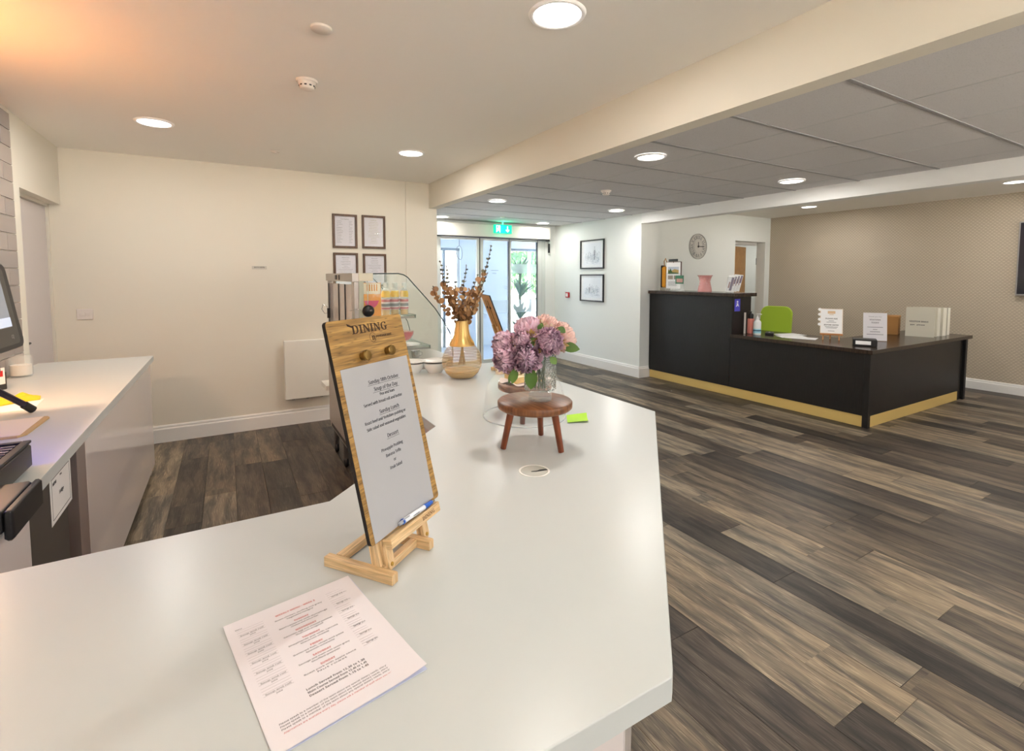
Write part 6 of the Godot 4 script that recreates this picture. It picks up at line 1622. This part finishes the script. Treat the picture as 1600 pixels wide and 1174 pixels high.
func build_reception_things() -> void:
	var pw := M("paper_white", Color.WHITE)
	var ink := M("ink_black", Color.WHITE)
	var blk := M("black_plastic", Color.WHITE)
	var Y := 1.25
	var toward := Basis(Vector3(0, 0, 1), Vector3.UP, Vector3(-1, 0, 0))   # faces the lobby
	# leaflet holder with a printed photo page
	var h := thing("leaflet_holder", "clear stand with a white page of landscape photos on the raised counter", "leaflet holder", Vector3(5.44, Y, -4.84))
	h.transform.basis = toward
	obj("page", MB.new().bx(-0.125, 0.125, 0.03, 0.40, -0.002, 0.002), pw, h)
	obj("acrylic", MB.new().bx(-0.13, 0.13, 0.0, 0.25, 0.004, 0.008).bx(-0.13, 0.13, 0.0, 0.006, -0.08, 0.05), pane("clear_glass", Color.WHITE), h)
	obj("photo", MB.new().bx(-0.095, 0.095, 0.235, 0.335, 0.002, 0.003), M("photo_sky", rgb(190, 200, 214), 0.5), h)
	obj("photo", MB.new().prism(Transform3D(Basis(), Vector3(0, 0, 0.003)), PackedVector2Array([Vector2(-0.095, 0.235), Vector2(0.095, 0.235), Vector2(0.095, 0.29), Vector2(0.02, 0.305), Vector2(-0.03, 0.28), Vector2(-0.095, 0.30)]), 0.0005), M("photo_field", rgb(176, 150, 90), 0.5), h)
	obj("photo", MB.new().prism(Transform3D(Basis(), Vector3(0, 0, 0.0036)), PackedVector2Array([Vector2(-0.095, 0.235), Vector2(0.095, 0.235), Vector2(0.09, 0.25), Vector2(-0.02, 0.262), Vector2(-0.05, 0.315), Vector2(-0.075, 0.27), Vector2(-0.09, 0.30)]), 0.0005), M("photo_green", rgb(62, 92, 48), 0.5), h)
	obj("photo", MB.new().bx(-0.095, -0.005, 0.16, 0.215, 0.002, 0.003).bx(0.01, 0.095, 0.16, 0.215, 0.002, 0.003), M("photo_brown", rgb(140, 120, 96), 0.5), h)
	var tx := MB.new()
	for k in 4: tx.bx(-0.09, 0.02 + rng.randf() * 0.06, 0.12 - k * 0.016, 0.126 - k * 0.016, 0.002, 0.0026)
	obj("print", tx, M("ink_grey", Color.WHITE), h)
	obj("topper", MB.new().bx(-0.09, 0.075, 0.41, 0.445, -0.002, 0.002).bx(-0.004, 0.004, 0.39, 0.42, -0.003, 0.003), M("topper_dark", rgb(60, 66, 66), 0.5), h)
	obj("frame_edge", MB.new().bx(-0.13, 0.135, 0.40, 0.407, -0.008, 0.006).bx(0.127, 0.137, 0.2, 0.40, -0.008, 0.004), M("frame_brown_edge", rgb(92, 66, 58), 0.5), h)
	var gc := thing("green_card", "small green topped card in a clear stand beside the leaflet holder", "card", Vector3(5.36, Y, -4.66))
	gc.transform.basis = toward
	obj("card", MB.new().bx(-0.07, 0.07, 0.10, 0.215, -0.002, 0.002), M("card_green", rgb(66, 124, 96), 0.5), gc)
	obj("panel", MB.new().bx(-0.05, 0.055, 0.12, 0.17, 0.002, 0.003), M("card_pink", rgb(196, 150, 140), 0.5), gc)
	obj("stand", MB.new().bx(-0.075, 0.075, 0.0, 0.10, -0.004, 0.004).bx(-0.075, 0.075, 0.0, 0.005, -0.05, 0.04), pane("clear_glass", Color.WHITE), gc)
	var bg := thing("orange_bag", "orange and black padded bag standing at the left end of the raised counter", "bag", Vector3(5.48, Y, -5.02))
	bg.transform.basis = toward
	obj("body", MB.new().box(T(0, 0.19, 0), Vector3(0.075, 0.30, 0.10), 0.02), M("bag_orange", rgb(208, 142, 30), 0.7), bg)
	obj("black_side", MB.new().box(T(-0.045, 0.20, 0.0), Vector3(0.02, 0.32, 0.09), 0.008), blk, bg)
	obj("base_block", MB.new().box(T(0.0, 0.02, 0), Vector3(0.10, 0.04, 0.11), 0.006), M("bag_base", rgb(150, 146, 130), 0.7), bg)
	obj("strap", MB.new().tube([Vector3(-0.02, 0.33, 0.0), Vector3(-0.03, 0.42, 0.0), Vector3(-0.005, 0.46, 0), Vector3(0.02, 0.40, 0), Vector3(0.03, 0.33, 0)], 0.006), M("bag_strap", rgb(170, 116, 40), 0.6), bg)
	# pink glass vase
	var v := thing("pink_vase", "waisted pink patterned glass vase on the raised counter", "vase", Vector3(5.44, Y, -4.31))
	var pink := M("pink_glass", rgb(228, 164, 160), 0.2)
	obj("body", MB.new().lathe(Transform3D(), [Vector2(0, 0.001), Vector2(0.086, 0.001), Vector2(0.088, 0.012), Vector2(0.080, 0.06), Vector2(0.066, 0.12), Vector2(0.066, 0.15), Vector2(0.080, 0.195), Vector2(0.096, 0.215), Vector2(0.092, 0.216), Vector2(0.076, 0.195), Vector2(0.062, 0.15), Vector2(0.062, 0.12), Vector2(0.075, 0.06), Vector2(0.08, 0.015), Vector2(0, 0.012)], 40, 50.0), pink, v)
	var dots := MB.new()
	var g := RandomNumberGenerator.new()
	g.seed = 3
	for k in 150:
		var y := 0.01 + g.randf() * 0.19
		var r := lerpf(0.087, 0.067, minf(y / 0.12, 1.0)) if y < 0.14 else lerpf(0.067, 0.088, (y - 0.14) / 0.07)
		var a := g.randf() * TAU
		dots.lathe(Transform3D(Basis.from_scale(Vector3(1, 1, 1)), Vector3(cos(a) * r, y, sin(a) * r)), [Vector2(0, -0.004), Vector2(0.004, 0), Vector2(0, 0.004)], 6, 90.0)
	obj("beads", dots, M("pink_bead", rgb(246, 222, 214), 0.2), v).set_meta("kind", "stuff")
	# leaning leaflets
	var lf := thing("leaflet_stand", "angled stand of purple printed leaflets at the right end of the raised counter", "leaflets", Vector3(5.42, Y, -3.87))
	lf.transform.basis = Basis(Vector3(0.30, 0, 0.954), Vector3.UP, Vector3(-0.954, 0, 0.30))
	obj("stand", MB.new().bx(-0.08, 0.08, 0.0, 0.006, -0.09, 0.06).box(Transform3D(Basis(Vector3.RIGHT, -0.3), Vector3(0, 0.10, 0.012)), Vector3(0.16, 0.20, 0.004)), pane("clear_glass", Color.WHITE), lf)
	for k in 3:
		var tt := Transform3D(Basis(Vector3.RIGHT, -0.3) * Basis(Vector3.FORWARD, 0.12), Vector3(-0.03 + 0.03 * k, 0.112 + 0.006 * k, -0.004 - 0.012 * k))
		var p := obj("leaflet", MB.new().box(Transform3D(), Vector3(0.10, 0.21, 0.003)), pw, lf, tt)
		obj("print", MB.new().bx(-0.01, 0.02, -0.09, 0.08, 0.0015, 0.002).bx(0.03, 0.045, 0.0, 0.095, 0.0015, 0.002), M("print_purple", rgb(96, 70, 110), 0.5), p)
		obj("print", MB.new().bx(-0.03, -0.015, -0.06, 0.02, 0.0015, 0.002).bx(0.022, 0.03, -0.03, 0.06, 0.0015, 0.002), M("print_redbrown", rgb(150, 90, 90), 0.5), p)
	var y := 0.757
	# low top
	var tb := thing("pink_bottle", "pink bottle with black pump in a clear rack beside the raised counter", "bottle", Vector3(5.50, y, -3.68))
	obj("body", MB.new().prism(Transform3D(Basis(Vector3(1, 0, 0), Vector3(0, 0, -1), Vector3(0, 1, 0)), Vector3.ZERO), rrect(0.075, 0.06, 0.02), 0.185, 0.006), M("bottle_pink", rgb(222, 140, 128), 0.35), tb)
	obj("pump", MB.new().lathe(T(0, 0.185, 0), [Vector2(0.028, 0), Vector2(0.03, 0.045), Vector2(0.02, 0.06), Vector2(0.008, 0.062), Vector2(0.008, 0.075), Vector2(0, 0.075)], 20), blk, tb)
	obj("nozzle", MB.new().bx(-0.045, 0.01, 0.258, 0.272, -0.009, 0.009, 0.003), blk, tb)
	obj("rack", MB.new().bx(-0.05, -0.044, 0.0, 0.255, -0.058, -0.034), M("rack_white", rgb(226, 222, 216), 0.4), tb)
	var sb := thing("hand_sanitiser", "white pump bottle of hand sanitiser with blue label on the low desk top", "bottle", Vector3(5.47, y, -3.575))
	obj("body", MB.new().lathe(Transform3D(), [Vector2(0, 0), Vector2(0.040, 0), Vector2(0.043, 0.006), Vector2(0.043, 0.145), Vector2(0.036, 0.165), Vector2(0.017, 0.175), Vector2(0.017, 0.185), Vector2(0, 0.185)], 28, 50.0), M("bottle_white", rgb(232, 234, 232), 0.3), sb)
	obj("pump", MB.new().lathe(T(0, 0.185, 0), [Vector2(0.018, 0), Vector2(0.018, 0.022), Vector2(0.006, 0.026), Vector2(0.006, 0.055), Vector2(0, 0.055)], 18), M("bottle_white", Color.WHITE), sb)
	obj("nozzle", MB.new().bx(-0.012, 0.012, 0.24, 0.252, -0.012, 0.05, 0.003), M("bottle_white", Color.WHITE), sb)
	obj("label", MB.new().lathe(Transform3D(), [Vector2(0.0434, 0.02), Vector2(0.0436, 0.021), Vector2(0.0436, 0.07), Vector2(0.0434, 0.071)], 28), M("label_aqua", rgb(150, 206, 222), 0.5), sb)
	obj("label_band", MB.new().lathe(Transform3D(), [Vector2(0.0438, 0.045), Vector2(0.0438, 0.058)], 28), M("label_navy", rgb(40, 84, 110), 0.5), sb)
	var ph := thing("desk_phone", "small dark phone or card reader lying behind the sanitiser bottle", "phone", Vector3(5.60, y, -3.50), 0.5)
	obj("body", MB.new().box(T(0, 0.014, 0), Vector3(0.16, 0.026, 0.09), 0.006), blk, ph)
	obj("key", MB.new().bx(-0.04, -0.02, 0.027, 0.031, -0.01, 0.01, 0.002).bx(0.0, 0.02, 0.027, 0.031, -0.01, 0.01, 0.002), M("key_pale", rgb(196, 200, 200), 0.4), ph)
	for i in 3:
		tag(obj("loose_paper", MB.new().box(Transform3D(), Vector3(0.21, 0.0012, 0.295)), pw, self, T([5.60, 5.62, 5.78][i], y + 0.0008 + 0.0014 * i, [-3.12, -3.24, -3.36][i], [0.35, 0.9, 1.3][i])), ["white paper on the low desk top nearest the small easel sign", "white paper lying askew in the middle of the low desk top", "white paper lying furthest left near the sanitiser"][i], "paper", "white papers on the low desk top")
	# sign on a little easel
	var es := thing("easel_sign", "white notice on a small wooden easel on the low desk top", "sign", Vector3(5.70, y, -2.86))
	var ew := wood("easel_amber", rgb(168, 108, 56), rgb(196, 136, 80), 1, 0.45, 61, 1.0)
	var eb := Basis(Vector3(0.52, 0, 0.854), Vector3.UP, Vector3(-0.854, 0, 0.52))
	es.transform.basis = eb
	var tilt := Transform3D(Basis(Vector3.RIGHT, -0.2), Vector3(0, 0.07, 0))
	for x in [-0.075, 0.075]:
		bar("leg", Vector3(x, 0.0, 0.012), tilt * Vector3(x * 0.8, 0.26, -0.012), Vector3.RIGHT, 0.012, 0.010, ew, es, 0.001)
	bar("rear_leg", Vector3(0, 0.0, -0.10), tilt * Vector3(0, 0.24, -0.012), Vector3.RIGHT, 0.012, 0.010, ew, es, 0.001)
	bar("ledge", tilt * Vector3(-0.105, -0.008, 0.010), tilt * Vector3(0.105, -0.008, 0.010), Vector3.UP, 0.018, 0.024, ew, es, 0.001)
	obj("plaque", MB.new().prism(tilt, PackedVector2Array([Vector2(-0.105, 0.002), Vector2(0.105, 0.002), Vector2(0.105, 0.275), Vector2(-0.105, 0.275)]), 0.005, 0.001), M("plaque_cream", rgb(236, 222, 204), 0.5), es)
	obj("sheet", MB.new().prism(tilt * Transform3D(Basis(), Vector3(0, 0, 0.005)), PackedVector2Array([Vector2(-0.098, 0.006), Vector2(0.098, 0.006), Vector2(0.098, 0.268), Vector2(-0.098, 0.268)]), 0.0006), pw, es)
	for k in 4:
		obj("scalloped_edge", MB.new().lathe(tilt * Transform3D(Basis(Vector3.RIGHT, PI / 2), Vector3(-0.110, 0.10 + k * 0.055, 0.002)), [Vector2(0, 0), Vector2(0.016, 0), Vector2(0.016, 0.004), Vector2(0, 0.004)], 16), pw, es)
	var st := MB.new()
	var q := func(yy: float) -> Transform3D: return tilt * Transform3D(Basis(), Vector3(0, yy, 0.0056))
	st.text(q.call(0.165), "PLEASE ASK", 0.014, bold, 0.11)
	st.text(q.call(0.095), "BEFORE ENTRY", 0.014, bold, 0.135)
	for l in [[0.140, 0.05], [0.125, 0.09], [0.075, 0.12], [0.062, 0.10], [0.030, 0.06]]: st.box(q.call(l[0]), Vector3(l[1], 0.0035, 0.0004))
	obj("print", st, ink, es)
	obj("crest", MB.new().box(q.call(0.235), Vector3(0.07, 0.03, 0.0004)).box(q.call(0.210), Vector3(0.04, 0.006, 0.0004)), M("crest_gold", rgb(222, 190, 150), 0.5), es)
	# white notice in an upright holder
	var n := thing("upright_notice", "white A4 notice in an upright clear holder beside the black card box", "notice", Vector3(6.02, y, -2.575))
	n.transform.basis = Basis(Vector3(0.62, 0, 0.785), Vector3.UP, Vector3(-0.785, 0, 0.62))
	var nt := Transform3D(Basis(Vector3.RIGHT, -0.12), Vector3.ZERO)
	obj("sheet", MB.new().box(nt * T(0, 0.155, 0), Vector3(0.215, 0.30, 0.004), 0.001), M("notice_pale", rgb(226, 224, 228), 0.5), n)
	obj("foot", MB.new().bx(-0.108, 0.108, 0.0, 0.004, -0.08, 0.01), pane("clear_glass", Color.WHITE), n)
	var nm := MB.new()
	var z := func(yy: float) -> Transform3D: return nt * Transform3D(Basis(), Vector3(0, yy, 0.0022))
	nm.text(z.call(0.262), "Thank you for", 0.012, sans, 0.12)
	nm.text(z.call(0.230), "VISITING", 0.015, bold, 0.10)
	nm.text(z.call(0.198), "TODAY", 0.015, bold, 0.07)
	for l in [[0.150, 0.14], [0.125, 0.04], [0.100, 0.09], [0.072, 0.15]]: nm.box(z.call(l[0]), Vector3(l[1], 0.005, 0.0004))
	obj("print", nm, M("ink_mid", rgb(96, 94, 100), 0.7), n)
	# black box with a white card
	var bb := thing("black_card_box", "low black box with a white card on its front at the corner of the desk", "box", Vector3(5.50, y, -2.44), 0.0)
	bb.transform.basis = Basis(Vector3(0.45, 0, 0.893), Vector3.UP, Vector3(-0.893, 0, 0.45))
	obj("body", MB.new().box(T(0, 0.035, -0.04), Vector3(0.20, 0.07, 0.16), 0.006), blk, bb)
	obj("card", MB.new().box(T(-0.015, 0.037, 0.0408), Vector3(0.125, 0.036, 0.001)), pw, bb)
	# cardboard box
	var cb := thing("cardboard_box", "brown cardboard box on the desk behind the white notice", "box", Vector3(6.97, y, -2.84), 0.30)
	var kraft := M("kraft", rgb(176, 128, 72), 0.8)
	obj("body", MB.new().box(T(0, 0.11, 0), Vector3(0.24, 0.22, 0.20), 0.003), kraft, cb)
	obj("flap", MB.new().box(Transform3D(Basis(Vector3.RIGHT, -0.5), Vector3(0, 0.245, -0.06)), Vector3(0.23, 0.003, 0.11)), kraft, cb)
	obj("lid_edge", MB.new().bx(-0.122, 0.122, 0.198, 0.221, 0.099, 0.103, 0.001), M("kraft_pale", rgb(204, 160, 106), 0.8), cb)
	# paper carrier bags
	var bagm := M("bag_cream", rgb(226, 222, 206), 0.7)
	var bw := [[6.955, -2.525, "white paper bag with printed lines at the front of the row on the desk"], [7.090, -2.530, "plain white paper bag second in the row on the desk"], [7.225, -2.520, "plain white paper bag third in the row on the desk"], [7.360, -2.530, "plain white paper bag at the far right end of the row on the desk"]]
	var first: Node3D = null
	for i in 4:
		var b := thing("paper_bag", bw[i][2], "bag", Vector3(bw[i][0], y, bw[i][1]), 0.0, "white paper bags standing on the reception desk")
		b.transform.basis = Basis(Vector3.UP, [0.30, 0.10, 0.06, 0.12][i]) * Basis(Vector3(0, 0, 1), Vector3.UP, Vector3(-1, 0, 0))
		var hh: float = 0.335 - 0.004 * i
		obj("front", MB.new().box(T(0, hh / 2, 0.058), Vector3(0.255, hh, 0.003)), bagm, b)
		obj("back", MB.new().box(T(0, hh / 2, -0.058), Vector3(0.255, hh, 0.003)), bagm, b)
		for s in [-1, 1]:
			for k in [-1, 1]:
				obj("gusset", MB.new().box(T(s * 0.119, hh / 2, k * 0.029, s * k * 0.28), Vector3(0.003, hh, 0.060)), bagm, b)
		obj("base", MB.new().bx(-0.115, 0.115, 0.0, 0.004, -0.056, 0.056), bagm, b)
		if i == 0:
			var pm := MB.new()
			pm.text(face(Vector3(-0.01, 0.175, 0.0596), Vector3.RIGHT, Vector3.UP), "VISITOR BAGS", 0.016, bold, 0.17)
			pm.text(face(Vector3(-0.02, 0.138, 0.0596), Vector3.RIGHT, Vector3.UP), "ppe   please", 0.014, bold, 0.13)
			obj("print", pm, ink, b)
